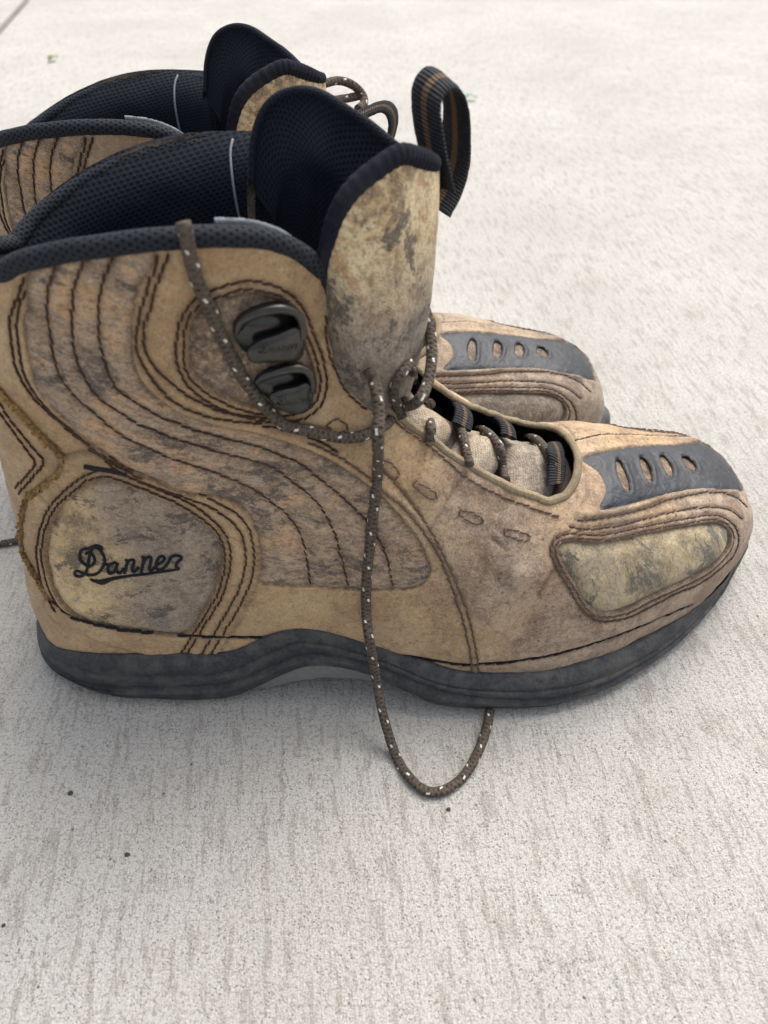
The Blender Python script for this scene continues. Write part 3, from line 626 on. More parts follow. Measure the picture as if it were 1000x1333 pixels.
for k in ('rand', 'rand2'): seams(T_[k], mat=M_DARKIN, r=.00065, pitch=.0042, lift=.0004, gap=1.05)  # black bead line standing in for the dark gap of the rand seam
for px in ([(425, 410), (427, 454), (440, 490), (452, 511), (478, 534)], [(437, 414), (440, 448), (449, 484), (461, 505), (482, 522)]): seams(trace(px))
seams(trace([(505, 541), (526, 558), (570, 590), (607, 621), (648, 644), (689, 660), (728, 673)]), mat=M_THREADV)
for px in ([(494, 608), (512, 624), (518, 614), (500, 598)], [(537, 632), (562, 650), (567, 642), (543, 628)], [(596, 670), (622, 683), (626, 674), (601, 663)], [(656, 696), (684, 704), (687, 696), (660, 688)], [(424, 553), (438, 562), (452, 557), (440, 546)]):
    seams(trace([px[0], px[1], px[2], px[3], px[0]], step=2), mat=M_THREADV, r=.0003, pitch=.0022)
def edge_cord(uv, r=.0006, name='raw_edge', mat=M_FUZZ):
    for q in (uv, mirror(uv)):
        P = SX(q[:, 0], q[:, 1]); n = NX(q[:, 0], q[:, 1]); P = P+n*(hgt(None, q)*0+.0009)[:, None]; PP = resample(np.c_[P, n], .0008); P, n = PP[:, :3], PP[:, 3:]
        P = P+.0007*fbm(P*500, 91)[:, None]*n+.0004*rng.normal(size=P.shape); tg, a, b = frame(P); V = []
        for i in range(len(P)):
            for j in range(8): an = 2*math.pi*j/8; V.append(P[i]+(a[i]*math.cos(an)+b[i]*math.sin(an))*r*rng.uniform(.6, 1.3))
        mesh_ob(name, V, grid_faces(len(P), 8, True), mat, boot)
EDGE1 = trace(BAND_L[1:])
seams(trace([(0, 520), (24, 556), (46, 584), (58, 600), (46, 618), (26, 642)])); seams(trace([(2, 534), (20, 562), (38, 586), (48, 601), (38, 616), (22, 634)]))
# bar tacks
def tack(px0, px1, w=.0011, mat=M_LOGO):
    for sgn in (0, 1):
        uv = raw(np.linspace(px0, px1, 12)); uv = mirror(uv) if sgn else uv; V = []
        P = SX(uv[:, 0], uv[:, 1]); n = NX(uv[:, 0], uv[:, 1]); h = hgt(None, uv); tg = np.gradient(P, axis=0); tg /= np.linalg.norm(tg, axis=1)[:, None]; bt = np.cross(n, tg)
        for i in range(12):
            c = P[i]+n[i]*h[i]; ww = w*(1-.35*abs(i/5.5-1))
            V += [c-bt[i]*ww-n[i]*.0004, c-bt[i]*ww*.6+n[i]*.0009, c+bt[i]*ww*.6+n[i]*.0009, c+bt[i]*ww-n[i]*.0004]
        mesh_ob('bar_tack', V, grid_faces(12, 4)+[(0, 1, 2, 3), (47, 46, 45, 44)], mat, boot)
tack((111, 605), (166, 616))

# ---- tubes and ribbons
def frame(P):
    tg = np.gradient(P, axis=0); tg /= np.linalg.norm(tg, axis=1)[:, None]+1e-12; n = np.zeros_like(P); v = np.array([0, 0, 1.0])
    if abs(tg[0]@v) > .9: v = np.array([0, 1.0, 0])
    for i in range(len(P)):
        v = v-tg[i]*(v@tg[i]); v /= np.linalg.norm(v)+1e-12; n[i] = v
    return tg, n, np.cross(tg, n)
def tube(name, P, r, mat, parent=boot, seg=12, flat=1.0, up=None, step=.001, caps=True, raw_pts=False):
    P = np.asarray(P, float); P = P if raw_pts else spline(P, step)
    tg, n, b = frame(P)
    if up is not None: n = up-tg*np.sum(up*tg, 1)[:, None]; n /= np.linalg.norm(n, axis=1)[:, None]+1e-12; b = np.cross(tg, n)
    rr = np.full(len(P), r) if np.isscalar(r) else np.interp(np.linspace(0, 1, len(P)), np.linspace(0, 1, len(r)), r)
    d = np.r_[0, np.cumsum(np.linalg.norm(np.diff(P, axis=0), axis=1))]; V = []; UV = []
    for i in range(len(P)):
        for j in range(seg+1):
            a = 2*math.pi*j/seg; V.append(P[i]+rr[i]*(n[i]*math.cos(a)*flat+b[i]*math.sin(a))); UV.append((d[i], j/seg))
    F = grid_faces(len(P), seg+1)
    if caps: F += [tuple(range(seg))[::-1], tuple(range((len(P)-1)*(seg+1), (len(P)-1)*(seg+1)+seg))]
    UV = np.array(UV)
    if mat in (M_ROLL, M_MESH, M_BLACK, M_PIPING): UV[:, 1] *= 2*math.pi*float(np.mean(rr))
    return mesh_ob(name, V, F, mat, parent, uv=UV)
def ribbon(name, Lp, Rp, mat, parent=boot, thick=.0014, step=.001):
    Lc = spline(Lp, step); n = len(Lc); Rs = spline(Rp, step); k = np.linspace(0, len(Rs)-1, n); Rc = np.stack([np.interp(k, np.arange(len(Rs)), Rs[:, c]) for c in range(3)], 1)
    d = np.r_[0, np.cumsum(np.linalg.norm(np.diff(Lc, axis=0), axis=1))]; tg = np.gradient((Lc+Rc)/2, axis=0); nr = np.cross(tg, Rc-Lc); nr /= np.linalg.norm(nr, axis=1)[:, None]+1e-12
    V = []; UV = []; m = 7
    for sd in (1, -1):
        for i in range(n):
            for j in range(m): f = j/(m-1); V.append(Lc[i]*(1-f)+Rc[i]*f+nr[i]*sd*thick/2*(1-.5*abs(2*f-1)**6)+rng.normal(0, .00006, 3)); UV.append((d[i], f))
    F = grid_faces(n, m); o = n*m; F += [tuple(x+o for x in f[::-1]) for f in grid_faces(n, m)]
    for i in range(n-1): F += [(i*m, (i+1)*m, o+(i+1)*m, o+i*m), (i*m+m-1, o+i*m+m-1, o+(i+1)*m+m-1, (i+1)*m+m-1)]
    F += [tuple(range(m))+tuple(range(o+m-1, o-1, -1)), tuple(range((n-1)*m, n*m))[::-1]+tuple(range(o+(n-1)*m, o+n*m))]
    return mesh_ob(name, V, F, mat, parent, uv=UV)

edge_cord(EDGE1)
# collar roll
cc = np.linspace(-1, 1, 260); tt = tcol(cc); aa = AC(tt, cc); Pc = SX(tt, aa); Nc = NX(tt, aa)
upv = SX(tt-.05, aa)-Pc; upv /= np.linalg.norm(upv, axis=1)[:, None]
rc = .0027*np.where(np.abs(cc) > .9, 1-.45*(np.abs(cc)-.9)/.1, 1)
roll = Pc-Nc*np.interp(cc, [-.3, .1], [-.0003, .0013])[:, None]+upv*np.interp(cc, [-.3, .1], [.0000, .0012])[:, None]+.0004*fbm(Pc*120, 8)[:, None]*Nc
tube('collar_binding', roll, list(rc), M_ROLL, seg=14, up=upv, flat=1.0, raw_pts=True)
# narrow grey tape showing along the front top of the binding, both sides
for sg in (1,):
    c2 = np.linspace(.66, .985, 60)*sg; t2 = tcol(c2); a2 = AC(t2, c2); P2 = SX(t2, a2); N2 = NX(t2, a2); u2 = SX(t2-.05, a2)-P2; u2 /= np.linalg.norm(u2, axis=1)[:, None]
    e = P2-N2*.0032+u2*.0048*np.interp(np.abs(c2), [.66, .9, .985], [1, 1, .7])[:, None]
    ribbon('collar_tape', e, e-N2*.0006-u2*.004, M_TAPE, thick=.0008)

# khaki piping round the lacing opening
def edgecurve(sg, ta, tb, n=200):
    t = np.linspace(ta, tb, n); s = np.full(n, sg); return t, lim(t, s)*sg
ta1, aa1 = edgecurve(1.0, 1.80, 7.10); tb1, ab1 = edgecurve(-1.0, 7.10, 1.80)
tE = np.r_[ta1, tb1[1:]]; aE = np.r_[aa1, ab1[1:]]
aE = np.where(aE < -0, aE, aE); PE = SX(tE, aE); NE = NX(tE, aE)
PEr = resample(np.c_[PE+NE*(-.0002), NE], .001)
tube('eyestay_piping', PEr[:, :3]+.00025*fbm(PEr[:, :3]*180, 17)[:, None], [.0014, .0016, .0016, .0014, .0013], M_PIPING, seg=10, up=PEr[:, 3:], flat=.8, raw_pts=True)

# ---- lining: black spacer mesh, padded
def inner(name, t_lo_f, t_hi, off_f, mat, nI=150, nJ=260, clim=1.0, padamp=1.0):
    c = np.linspace(-clim, clim, nJ); t0 = tcol(c)+np.interp(c, [-.45, -.2, .1], [t_lo_f, t_lo_f*.7, 0]); s = np.linspace(0, 1, nI)[:, None]; T = t0[None]*(1-s)+t_hi*s
    A = AC(T, c[None]); P = SX(T.ravel(), A.ravel()); n = NX(T.ravel(), A.ravel())
    dd = (T-t0[None]).ravel(); off = off_f(dd, np.tile(c, nI), P); V = P-n*off[:, None]
    up = np.maximum(0, .2-dd)*0
    uvm = np.stack([np.interp(T.ravel(), _ts, _L), A.ravel()*.125], 1)
    return mesh_ob(name, V, grid_faces(nI, nJ, flip=True), mat, boot, uv=uvm)
def pad(dd, c, P):
    far = c < 0; d2 = dd-np.where(far, .03, 0)
    o = np.where(far, -.0012+.0108*(1-(1-np.clip(dd/.40, 0, 1))**2.2), .0022+.0075*smooth(dd, 0, .4))
    g = smooth(np.abs(c), .80, .86); o = o*(1-.6*g*(dd > .1))        # thinner gusset in front
    o += .0009*fbm(P*38, 51)*smooth(dd, .05, .3)-.0010*np.exp(-((np.abs(c)-.80)/.006)**2)*smooth(dd, .08, .15)
    return np.maximum(o, np.where(far, -.0012, .0010))
lining = inner('padded_lining', -.10, 7.0, lambda dd, c, P: np.where(P[:, 2] > -1, pad(dd, c, P)*np.interp(P[:, 0], [-.02, .02], [1, .45]), 0), M_MESH)
LINE_TAPE = [(303, 181), (300, 200), (303, 235), (309, 270), (317, 306)]
# insole closing the inside
th = np.linspace(0, 2*math.pi, 60)[:-1]
mesh_ob('insole', [(-.045+.085*math.cos(a), float(yc(-.045))+.030*math.sin(a), .030) for a in th], [tuple(range(59))], M_DARKIN, boot)

# ---- tongue: upper shell, wrapping round the leg
top = np.array([(-.0165, -.0200, .140), (-.0160, -.0215, .158), (-.0140, -.0235, .1735), (-.0085, -.0215, .1860), tuple(at_y(515, 204, .1985)), tuple(at_y(548, 204, .2045)), tuple(at_y(572, 211, .2115)), tuple(at_y(570, 207, .2200)), tuple(at_y(530, 196, .2290)), tuple(at_y(478, 158, .2360)), tuple(at_y(430, 126, .2400)), tuple(at_y(386, 117, .2415)), tuple(at_y(346, 137, .2415)), tuple(at_y(326, 182, .241)), tuple(at_y(320, 240, .2395))])
bot = np.array([(-.0100, -.018, .122), (-.0070, -.0185, .119), (-.0035, -.0185, .116), (-.0010, -.0175, .113), (.0015, -.015, .110), (.0040, -.009, .107), (.0060, -.003, .105), (.0062, .004, .105), (.0040, .010, .107), (.0000, .016, .110), (-.0060, .020, .113), (-.0150, .0235, .117), (-.025, .025, .122), (-.033, .025, .125), (-.038, .025, .125)])
nu, nv = 180, 90
top = top[:len(bot)]; assert len(top) == len(bot)
u = np.linspace(0, len(top)-1, nu); TC, BC = catmull(top, u), catmull(bot, u); v = np.linspace(0, 1, nv)[:, None, None]
ctr = np.array([-.018, .008, 0]); rad = ((TC+BC)/2-ctr)*np.array([1, 1, 0]); rad /= np.linalg.norm(rad, axis=1)[:, None]
bul = .0035*np.sin(np.pi*v**.8)
Sh = TC[None]*(1-v)+BC[None]*v+rad[None]*bul
Sh += rad[None]*(.0014*fbm(Sh.reshape(-1, 3)*np.array([55, 55, 30]), 61)).reshape(nv, nu, 1)
dT = np.linalg.norm(np.gradient(Sh[nv//2], axis=0), axis=1); uu = np.cumsum(dT); vv = np.linspace(0, .085, nv)
UVt2 = np.stack(np.meshgrid(uu, vv), -1).reshape(-1, 2)
gfun = .35*smooth(Sh[..., 2], .165, .125).ravel()  # darker towards the bottom of the tongue
tongue = mesh_ob('tongue', Sh.reshape(-1, 3), grid_faces(nv, nu), M_TONGUE, boot, uv=UVt2, col={'grime_dark': gfun})
thk = .0030+.0075*smooth(v[:, :, 0], 0, .22)[..., None]*(1-.4*smooth(v[:, :, 0], .5, 1))[..., None]*np.interp(np.linspace(0, 1, nu), [0, .12, .3, 1], [.1, .5, 1, 1.2])[None, :, None]
In = Sh-rad[None]*thk
h0 = (In[0]-Sh[0]); hr = np.linalg.norm(h0, axis=1)[:, None]/2; cap = [(Sh[0]+In[0])/2-h0/2*math.cos(a)+np.array([0, 0, 1.0])*hr*math.sin(a)*1.1 for a in np.linspace(0.1, math.pi-.1, 9)]
LI = np.concatenate([np.array(cap), In]); vl = np.r_[np.linspace(-.009, -.001, 9), vv]; UVl = np.stack(np.meshgrid(uu, vl), -1).reshape(-1, 2)
tl = mesh_ob('tongue_lining', LI.reshape(-1, 3), grid_faces(nv+9, nu, flip=True), M_MESH, boot, uv=UVl)
# padded top: the mesh facing domes over the far wing
rim = (Sh[0]+In[0])/2; w = np.interp(np.linspace(0, 1, nu), [0, .1, .3, .42, .5, 1], [.0026, .0040, .0042, .0034, .0026, .0022])*(1+.035*np.sin(np.linspace(0, 1, nu)*420))
kk = np.linspace(0, nu-1, 900); ip = lambda q: np.stack([np.interp(kk, np.arange(nu), q[:, i]) for i in range(3)], 1)
rimf, radf = ip(rim), ip(rad[:]); wf = np.interp(kk/(nu-1), [0, .10, .25, .36, .45, .55, 1], [.0014, .0024, .0031, .0029, .0022, .0016, .0016])*(1+.03*np.sin(kk/(nu-1)*470)+.05*vnoise(np.c_[kk*.03, kk*0, kk*0], 3)); ne = int(900*.56)
tube('tongue_binding', rimf[:ne]+radf[:ne]*.0006+np.array([0, 0, -.0006]), list(wf[:ne]), M_BLACK, tongue, seg=14, up=radf[:ne], flat=.75, raw_pts=True)
# ridges of the knitted binding on the near wing
# lower tongue under the laces: camouflage pads between the crossings
nI, nJ = 170, 60
t = np.linspace(1.9, 7.2, nI)[:, None]*np.ones((1, nJ)); lo = np.interp(t, _nt, _na)-.05; hi = 2-np.interp(t, _ft, _fa)-.045; f = np.linspace(0, 1, nJ)[None]
A = lo*(1-f)+hi*f; P = SX(t.ravel(), A.ravel()); n = NX(t.ravel(), A.ravel())
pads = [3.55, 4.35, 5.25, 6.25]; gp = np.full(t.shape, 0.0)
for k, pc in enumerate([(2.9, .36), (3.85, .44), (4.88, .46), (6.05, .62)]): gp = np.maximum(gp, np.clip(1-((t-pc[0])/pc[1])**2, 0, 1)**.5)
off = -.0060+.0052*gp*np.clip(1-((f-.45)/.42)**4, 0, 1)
V = P+n*(off.ravel()+.0004*fbm(P*140, 71))[:, None]
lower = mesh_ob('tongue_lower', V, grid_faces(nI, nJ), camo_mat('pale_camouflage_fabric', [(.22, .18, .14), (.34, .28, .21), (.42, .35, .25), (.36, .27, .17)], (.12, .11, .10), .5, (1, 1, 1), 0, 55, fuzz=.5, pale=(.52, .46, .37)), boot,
                uv=np.stack([t.ravel()*.025, A.ravel()*.1], 1), col={'grime_dark': (1.5*(1-gp**.6)).ravel()})  # gaps between the pads painted near black as deep recesses

# ---- pull loop
Lp = [at_y(x, y, Y) for x, y, Y in [(552, 230, .226), (545, 188, .228), (538, 150, .230), (537, 120, .231), (543, 99, .232), (556, 88, .234), (569, 93, .238), (576, 115, .242), (578, 150, .242), (576, 190, .240), (566, 230, .236), (552, 258, .230)]]
Rp = [at_y(x, y, Y) for x, y, Y in [(592, 250, .215), (583, 212, .216), (575, 165, .219), (573, 140, .221), (578, 124, .223), (591, 116, .226), (603, 124, .230), (610, 148, .233), (612, 180, .233), (611, 215, .231), (602, 250, .227), (586, 282, .221)]]
ribbon('pull_loop', Lp, Rp, M_WEB, tongue, .0016)

# ---- sole
outl = [(-.1425, .000, 0), (-.1412, -.0145, 0), (-.1360, -.0265, 0), (-.1260, -.0355, 0), (-.1080, -.0430, 0), (-.0880, -.0452, 0), (-.0640, -.0450, 0), (-.045, -.0425, 0), (-.0235, -.0420, 0), (0, -.0440, 0), (.0200, -.0480, 0), (.0400, -.0495, 0), (.0654, -.0480, 0), (.0915, -.0385, 0), (.1175, -.0210, 0), (.1400, .0000, 0), (.1560, .0200, 0), (.1625, .0310, 0), (.1615, .0420, 0),
        (.1540, .0525, 0), (.1400, .0600, 0), (.1180, .0655, 0), (.0900, .0640, 0), (.0600, .0575, 0), (.0300, .0500, 0), (0, .0455, 0), (-.0300, .0425, 0), (-.0600, .0430, 0), (-.0900, .0440, 0), (-.1180, .0375, 0), (-.1340, .0240, 0), (-.1408, .0120, 0)]
O = closed_spline([p[:2] for p in outl], .0012); nO = len(O)
tg = np.roll(O, -1, 0)-np.roll(O, 1, 0); on = np.stack([tg[:, 1], -tg[:, 0]], 1); on /= np.linalg.norm(on, axis=1)[:, None]
if np.sum(on*(O-O.mean(0))) < 0: on = -on
zb = np.interp(O[:, 0], [-.148, -.140, -.130, -.063, -.053, -.045, -.035, -.023, -.012, 0, .010, .022, .085, .13, .150, .166], [.005, .0018, 0, 0, .002, .0065, .0145, .0175, .0160, .0105, .0050, 0, 0, .003, .006, .011])
zt = np.interp(O[:, 0], [-.148, -.1414, -.126, -.1068, -.0818, -.062, -.0536, -.0415, -.0329, -.025, -.0166, -.0028, .0056, .0285, .057, .088, .1175, .144, .155, .166], [.0165, .0185, .022, .0255, .0278, .0270, .0280, .0365, .0395, .0390, .0360, .0305, .0262, .0190, .0185, .0180, .0160, .0160, .020, .0260])
ks = np.ones(9)/9; sm = lambda z: np.convolve(np.r_[z[-4:], z, z[:4]], ks, 'valid'); zb = sm(zb)+np.abs(.0006*vnoise(np.c_[O*110, np.zeros(nO)], 5)); zt = sm(zt)
Ht = np.zeros((nO, 2))
for i in range(nO):
    o3 = Vector((O[i, 0]+on[i, 0]*.02, O[i, 1]+on[i, 1]*.02, zt[i])); d3 = Vector((-on[i, 0], -on[i, 1], 0))
    Ht[i] = (np.nan, 0)
bv = BVHTree.FromPolygons([Vector(v) for v in Pb], [tuple(f) for f in grid_faces(NI, 2*NJ+1)])
ins = np.zeros(nO)
for i in range(nO):
    h = bv.ray_cast(Vector((O[i, 0]+on[i, 0]*.03, O[i, 1]+on[i, 1]*.03, zt[i])), Vector((-on[i, 0], -on[i, 1], 0)), .06)[0]
    ins[i] = .03 if h is None else ((O[i]+on[i]*.03-np.array(h)[:2])@on[i])-.03
ins = np.clip(ins, -.003, .02); ins = sm(sm(ins))
rings = [(-.012, 'b', 0), (-.0040, 'b', 0), (-.0016, 'b', .0008), (-.0002, 'b', .0022), (.0004, 'f', .22), (.0013, 'f', .30), (.0012, 'f', .365), (-.0011, 'f', .395), (-.0014, 'f', .43), (.0001, 'f', .47), (.0003, 'f', .58), (-.0001, 'f', .66), (-.0012, 'f', .685), (-.0004, 'f', .71), (-.0009, 'f', .80), ('i', .35, .88), ('i', .62, .97), ('i', .86, 1.0), ('i', 1.1, .985), ('i', 1.6, .93)]
V = []; wob = .0005*fbm(np.c_[O*40, np.zeros(nO)], 81); O3 = np.c_[O, zt]
for a_, b_, c_ in rings:
    if a_ == 'i': off_ = -ins*b_; z = zb+(zt-zb)*c_
    elif b_ == 'b': off_ = np.full(nO, a_); z = zb+c_
    else:
        off_ = np.full(nO, a_); fr = c_+(.10*np.sin(O[:, 0]*28+1.2) *smooth(c_, .2, .4)*smooth(c_, .8, .6)+.05*np.sin(O[:, 0]*70+.4)*(.35 < c_ < .5)); z = zb+(zt-zb)*fr
    xy = O+on*(off_+wob*.5)[:, None]; V += [(x, y, zz) for (x, y), zz in zip(xy, z)]
m_ = len(rings); F = [(i*nO+j, i*nO+(j+1) % nO, (i+1)*nO+(j+1) % nO, (i+1)*nO+j) for i in range(m_-1) for j in range(nO)]
# underside
c0 = len(V); cx = O-on*.03
V += [(O[i, 0]-on[i, 0]*.026, O[i, 1]-on[i, 1]*.026, zb[i]+.0015) for i in range(nO)]
F += [(j, (j+1) % nO, c0+(j+1) % nO, c0+j) for j in range(nO)]
V = np.array(V); V += (np.array([on[j % nO][0]*.00025*k for j, k in zip(range(len(V)), np.asarray(fbm(V*160, 83)))])[:, None]*np.array([1, 0, 0])+np.array([on[j % nO][1]*.00025*k for j, k in zip(range(len(V)), np.asarray(fbm(V*160, 83)))])[:, None]*np.array([0, 1, 0]))
sole = mesh_ob('rubber_sole', V, [f[::-1] for f in F], M_RUBBER, boot)
# underside plate and grey shank under the arch
sh = [(-.055, .0050), (-.045, .0085), (-.036, .0120), (-.024, .0138), (-.012, .0125), (.000, .0085), (.012, .0045)]; V = []
for x, z in sh:
    wd = .0400
    V += [(x, -wd+float(yc(x))-.0005, z+.004), (x, -wd+float(yc(x))-.0005, z-.0062*(1 if -.05 < x < .01 else .3)), (x, wd+float(yc(x)), z-.0062*(1 if -.05 < x < .01 else .3)), (x, wd+float(yc(x)), z+.004)]
mesh_ob('arch_shank', V, grid_faces(len(sh), 4, True), M_SHANK, sole, smooth=False)

# ---- lace hooks
def lace_hook(outline, lip, base, side=0, h=.0038):
    """outline: front plate; lip: rim of the throat; base: plate riveted to the boot"""
    def pts(px, lift):
        uv = raw(px); uv = mirror(uv) if side else uv; P = SX(uv[:, 0], uv[:, 1]); n = NX(uv[:, 0], uv[:, 1]); n0 = n.mean(0); n0 /= np.linalg.norm(n0); return P+n0*np.asarray(lift).reshape(-1, 1), n0
    c = closed_spline(base, 2.0); P, n0 = pts(c, np.full(len(c), -.0004)); k = len(P)
    V = list(P)+list(P+n0*.0011); F = [(i, (i+1) % k, (i+1) % k+k, i+k) for i in range(k)]+[tuple(range(k, 2*k))]
    o = mesh_ob('lace_hook', V, F, M_METAL, boot, smooth=True)
    c = closed_spline(outline, 1.6); cen = c.mean(0); V = []; k = len(c); rr = [(1.0, h-.0010), (1.03, h-.0004), (1.0, h+.0001), (.90, h+.0006), (.6, h+.0010), (.25, h+.0011)]
    for s_, l_ in rr: q, _ = pts(cen+(c-cen)*s_, np.full(k, l_)); V += list(q)
    q, _ = pts(cen+(c-cen)*.95, np.full(k, h-.0016)); V += list(q)
    F = [(i*k+j, i*k+(j+1) % k, (i+1)*k+(j+1) % k, (i+1)*k+j) for i in range(5) for j in range(k)]+[tuple(range(5*k, 6*k)), tuple(range(6*k, 7*k)), ]+[(6*k+j, 6*k+(j+1) % k, (j+1) % k, j) for j in range(k)]
    mesh_ob('hook_plate', V, F, M_METAL, o)
    l = spline([p[:2] for p in lip], 1.5); lf = np.interp(np.linspace(0, 1, len(l)), np.linspace(0, 1, len(lip)), [p[2] for p in lip]); q, _ = pts(l, lf)
    tube('hook_rim', q, [.0008, .0013, .0014, .0014, .0012, .0010], M_METAL, o, seg=10, raw_pts=True)
    q0, _ = pts(l[len(l)//3:], np.full(len(l)-len(l)//3, .0004)); q1 = q[len(l)//3:]; V = list(q0)+list(q1); k = len(q0)
    w_ = mesh_ob('hook_wall', V, [(i, i+1, i+1+k, i+k) for i in range(k-1)], M_METAL, o); md = w_.modifiers.new('s', 'SOLIDIFY'); md.thickness = .0012; md.offset = 0
    return o, pts
H1 = dict(outline=[(322, 462), (318, 448), (330, 436), (352, 428), (378, 418), (388, 424), (389, 446), (384, 458), (370, 462), (345, 463)],
          lip=[(306, 430, .0012), (312, 412, .0022), (332, 400, .0028), (358, 394, .0034), (378, 399, .0038), (386, 414, .0040), (387, 432, .0040)],
          base=[(304, 432), (310, 412), (335, 398), (362, 393), (384, 402), (391, 425), (390, 455), (370, 464), (340, 463), (316, 455)])
H2 = dict(outline=[(350, 516), (348, 506), (360, 500), (378, 496), (394, 490), (401, 496), (402, 514), (396, 526), (382, 531), (362, 526)],
          lip=[(332, 496, .0012), (340, 486, .0022), (356, 478, .0028), (376, 472, .0034), (392, 474, .0038), (400, 486, .0040), (401, 502, .0040)],
          base=[(331, 498), (340, 484), (362, 475), (386, 471), (400, 482), (404, 505), (400, 525), (384, 532), (360, 526), (342, 512)])
for side in (0, 1):
    for Hk in (H1, H2): lace_hook(side=side, **Hk)

# ---- script lettering: embroidered strokes on the heel patch, faintly stamped on the hooks
LET = [[(300, 188), (285, 165), (255, 158), (235, 166), (205, 178), (165, 182), (145, 205), (148, 245), (172, 280), (205, 302), (235, 292), (250, 262), (238, 225), (210, 205), (188, 212)],
       [(240, 165), (218, 205), (208, 260), (200, 310), (182, 355), (150, 378), (118, 372), (108, 350), (128, 338), (165, 352), (215, 366), (265, 358), (300, 322), (318, 275), (310, 225), (280, 185), (240, 170)],
       [(318, 292), (345, 288)], [(405, 278), (375, 284), (350, 305), (345, 340), (362, 356), (390, 345), (408, 300), (414, 280), (404, 325), (412, 352), (436, 352), (456, 318)],
       [(470, 262), (482, 262), (478, 300), (462, 356)], [(472, 305), (492, 268), (518, 256), (532, 268), (522, 310), (520, 338), (540, 342), (562, 312)],
       [(588, 236), (602, 240), (596, 285), (584, 345)], [(594, 290), (616, 250), (642, 236), (656, 250), (648, 290), (642, 322), (660, 332), (684, 305)],
       [(700, 290), (735, 272), (752, 248), (738, 230), (712, 240), (694, 275), (694, 310), (715, 328), (750, 312), (784, 268)],
       [(784, 268), (800, 236), (830, 222), (868, 228), (876, 245), (856, 262), (838, 285), (838, 310), (862, 322)]]
def strokes(name, fpx, f, lift, r, mat, parent, side=0, under=True, pitch=None):
    V = []; F = []
    def add(c, rads):
        uv = raw(c); P = SX(uv[:, 0], uv[:, 1]); n = NX(uv[:, 0], uv[:, 1]); P = P+n*(hgt(f, uv)+lift)[:, None]
        tg = np.gradient(P, axis=0); tg /= np.linalg.norm(tg, axis=1)[:, None]+1e-12; b = np.cross(n, tg); b0 = len(V); seg = 8
        for i in range(len(P)):
            rr = rads[i]*(1+.10*math.sin(i*2.4))
            for j in range(seg): a = 2*math.pi*j/seg; V.append(P[i]+b[i]*rr*math.cos(a)+n[i]*min(rr, .00055)*math.sin(a))
        F.extend(tuple(x+b0 for x in ff) for ff in grid_faces(len(P), seg, True)); F.append(tuple(range(b0, b0+seg))); F.append(tuple(range(b0+(len(P)-1)*seg, b0+len(P)*seg)))
    for st in LET:
        c = spline([fpx(*p) for p in st], 1.1); add(c, np.full(len(c), r))
    if under:
        c = spline([fpx(*p) for p in [(212, 398), (245, 412), (290, 424), (330, 412), (400, 392), (600, 360), (780, 334), (858, 322)]], 1.1); k = np.linspace(0, 1, len(c)); add(c, np.interp(k, [0, .06, .14, .25, .4, 1], [.4, 1.3, 2.3, 1.5, 1.0, .8])*r)
    return mesh_ob(name, V, F, mat, parent)
strokes('embroidered_lettering', lambda x, y: (x/5.556+80, y/5.556+680), fh, .0003, .00052, M_LOGO, heel_near)
M_STAMP = plain('dark_stamp', (.03, .03, .028), .5)
# stamped script on both near hook plates
for (cx_, cy_, s_, hh) in ((355, 442, .066, .0049), (377, 512, .060, .0049)):
    V = []; F = []; n0 = None
    for st in LET:
        c = spline([(cx_+(x-490)*s_, cy_+(y-300)*s_*1.0-(x-490)*s_*.05) for x, y in st], .8); uv = raw(c); P = SX(uv[:, 0], uv[:, 1]); n = NX(uv[:, 0], uv[:, 1]); n0 = n.mean(0) if n0 is None else n0; n0 = n0/np.linalg.norm(n0); P = P+n0*hh
        tg = np.gradient(P, axis=0); b = np.cross(n0, tg); b /= np.linalg.norm(b, axis=1)[:, None]+1e-12; b0 = len(V)
        for i in range(len(P)):
            for j in range(4): a = 2*math.pi*j/4; V.append(P[i]+.00018*(b[i]*math.cos(a)+n0*math.sin(a)))
        F += [tuple(x+b0 for x in ff) for ff in grid_faces(len(P), 4, True)]
    mesh_ob('stamped_lettering', V, F, M_STAMP, boot)

# ---- laces
bpy.context.view_layer.update()
def tree(objs):
    V = []; F = []
    for o in objs:
        b = len(V); V += [v.co.copy() for v in o.data.vertices]; F += [tuple(b+i for i in p.vertices) for p in o.data.polygons]
    return BVHTree.FromPolygons(V, F)
GV = [Vector((-1, -1, 0)), Vector((1, -1, 0)), Vector((1, 2, 0)), Vector((-1, 2, 0))]
TR = tree([upper, tongue, lower, sole, lining]); TG = BVHTree.FromPolygons(GV, [(0, 1, 2, 3)])
BL = BVHTree.FromPolygons([v.co.copy() for v in lining.data.vertices], [tuple(p.vertices) for p in lining.data.polygons]); q = []
for x, y in spline(LINE_TAPE, 4):
    h, n, i, dd = BL.ray_cast(Vector(CAMP-ORG), Vector(ray(x, y)))
    if h is not None: q.append(np.array(h)-ray(x, y)*.0003)
if len(q) > 3: tube('lining_tape', q, .00042, M_TAPE, boot, seg=6)
LR = .0018
def lp(x, y, Y=None, off=LR*1.0):
    if Y is not None and Y != 'g': return at_y(x, y, Y)
    if Y == 'g': p = at_z(x, y, LR)-ORG; return p
    d = ray(x, y); h, n, i, dd = TR.ray_cast(Vector(CAMP-ORG), Vector(d))
    if h is None: return at_z(x, y, LR)-ORG
    if n.dot(Vector(d)) > 0: n = -n
    return np.array(h)+np.array(n)*off
def lace(name, pts, r=LR, parent=boot):
    return tube(name, [lp(*p) if len(p) != 3 or not isinstance(p[2], np.ndarray) else p for p in pts], r, M_LACE, parent, seg=12, step=.0009)
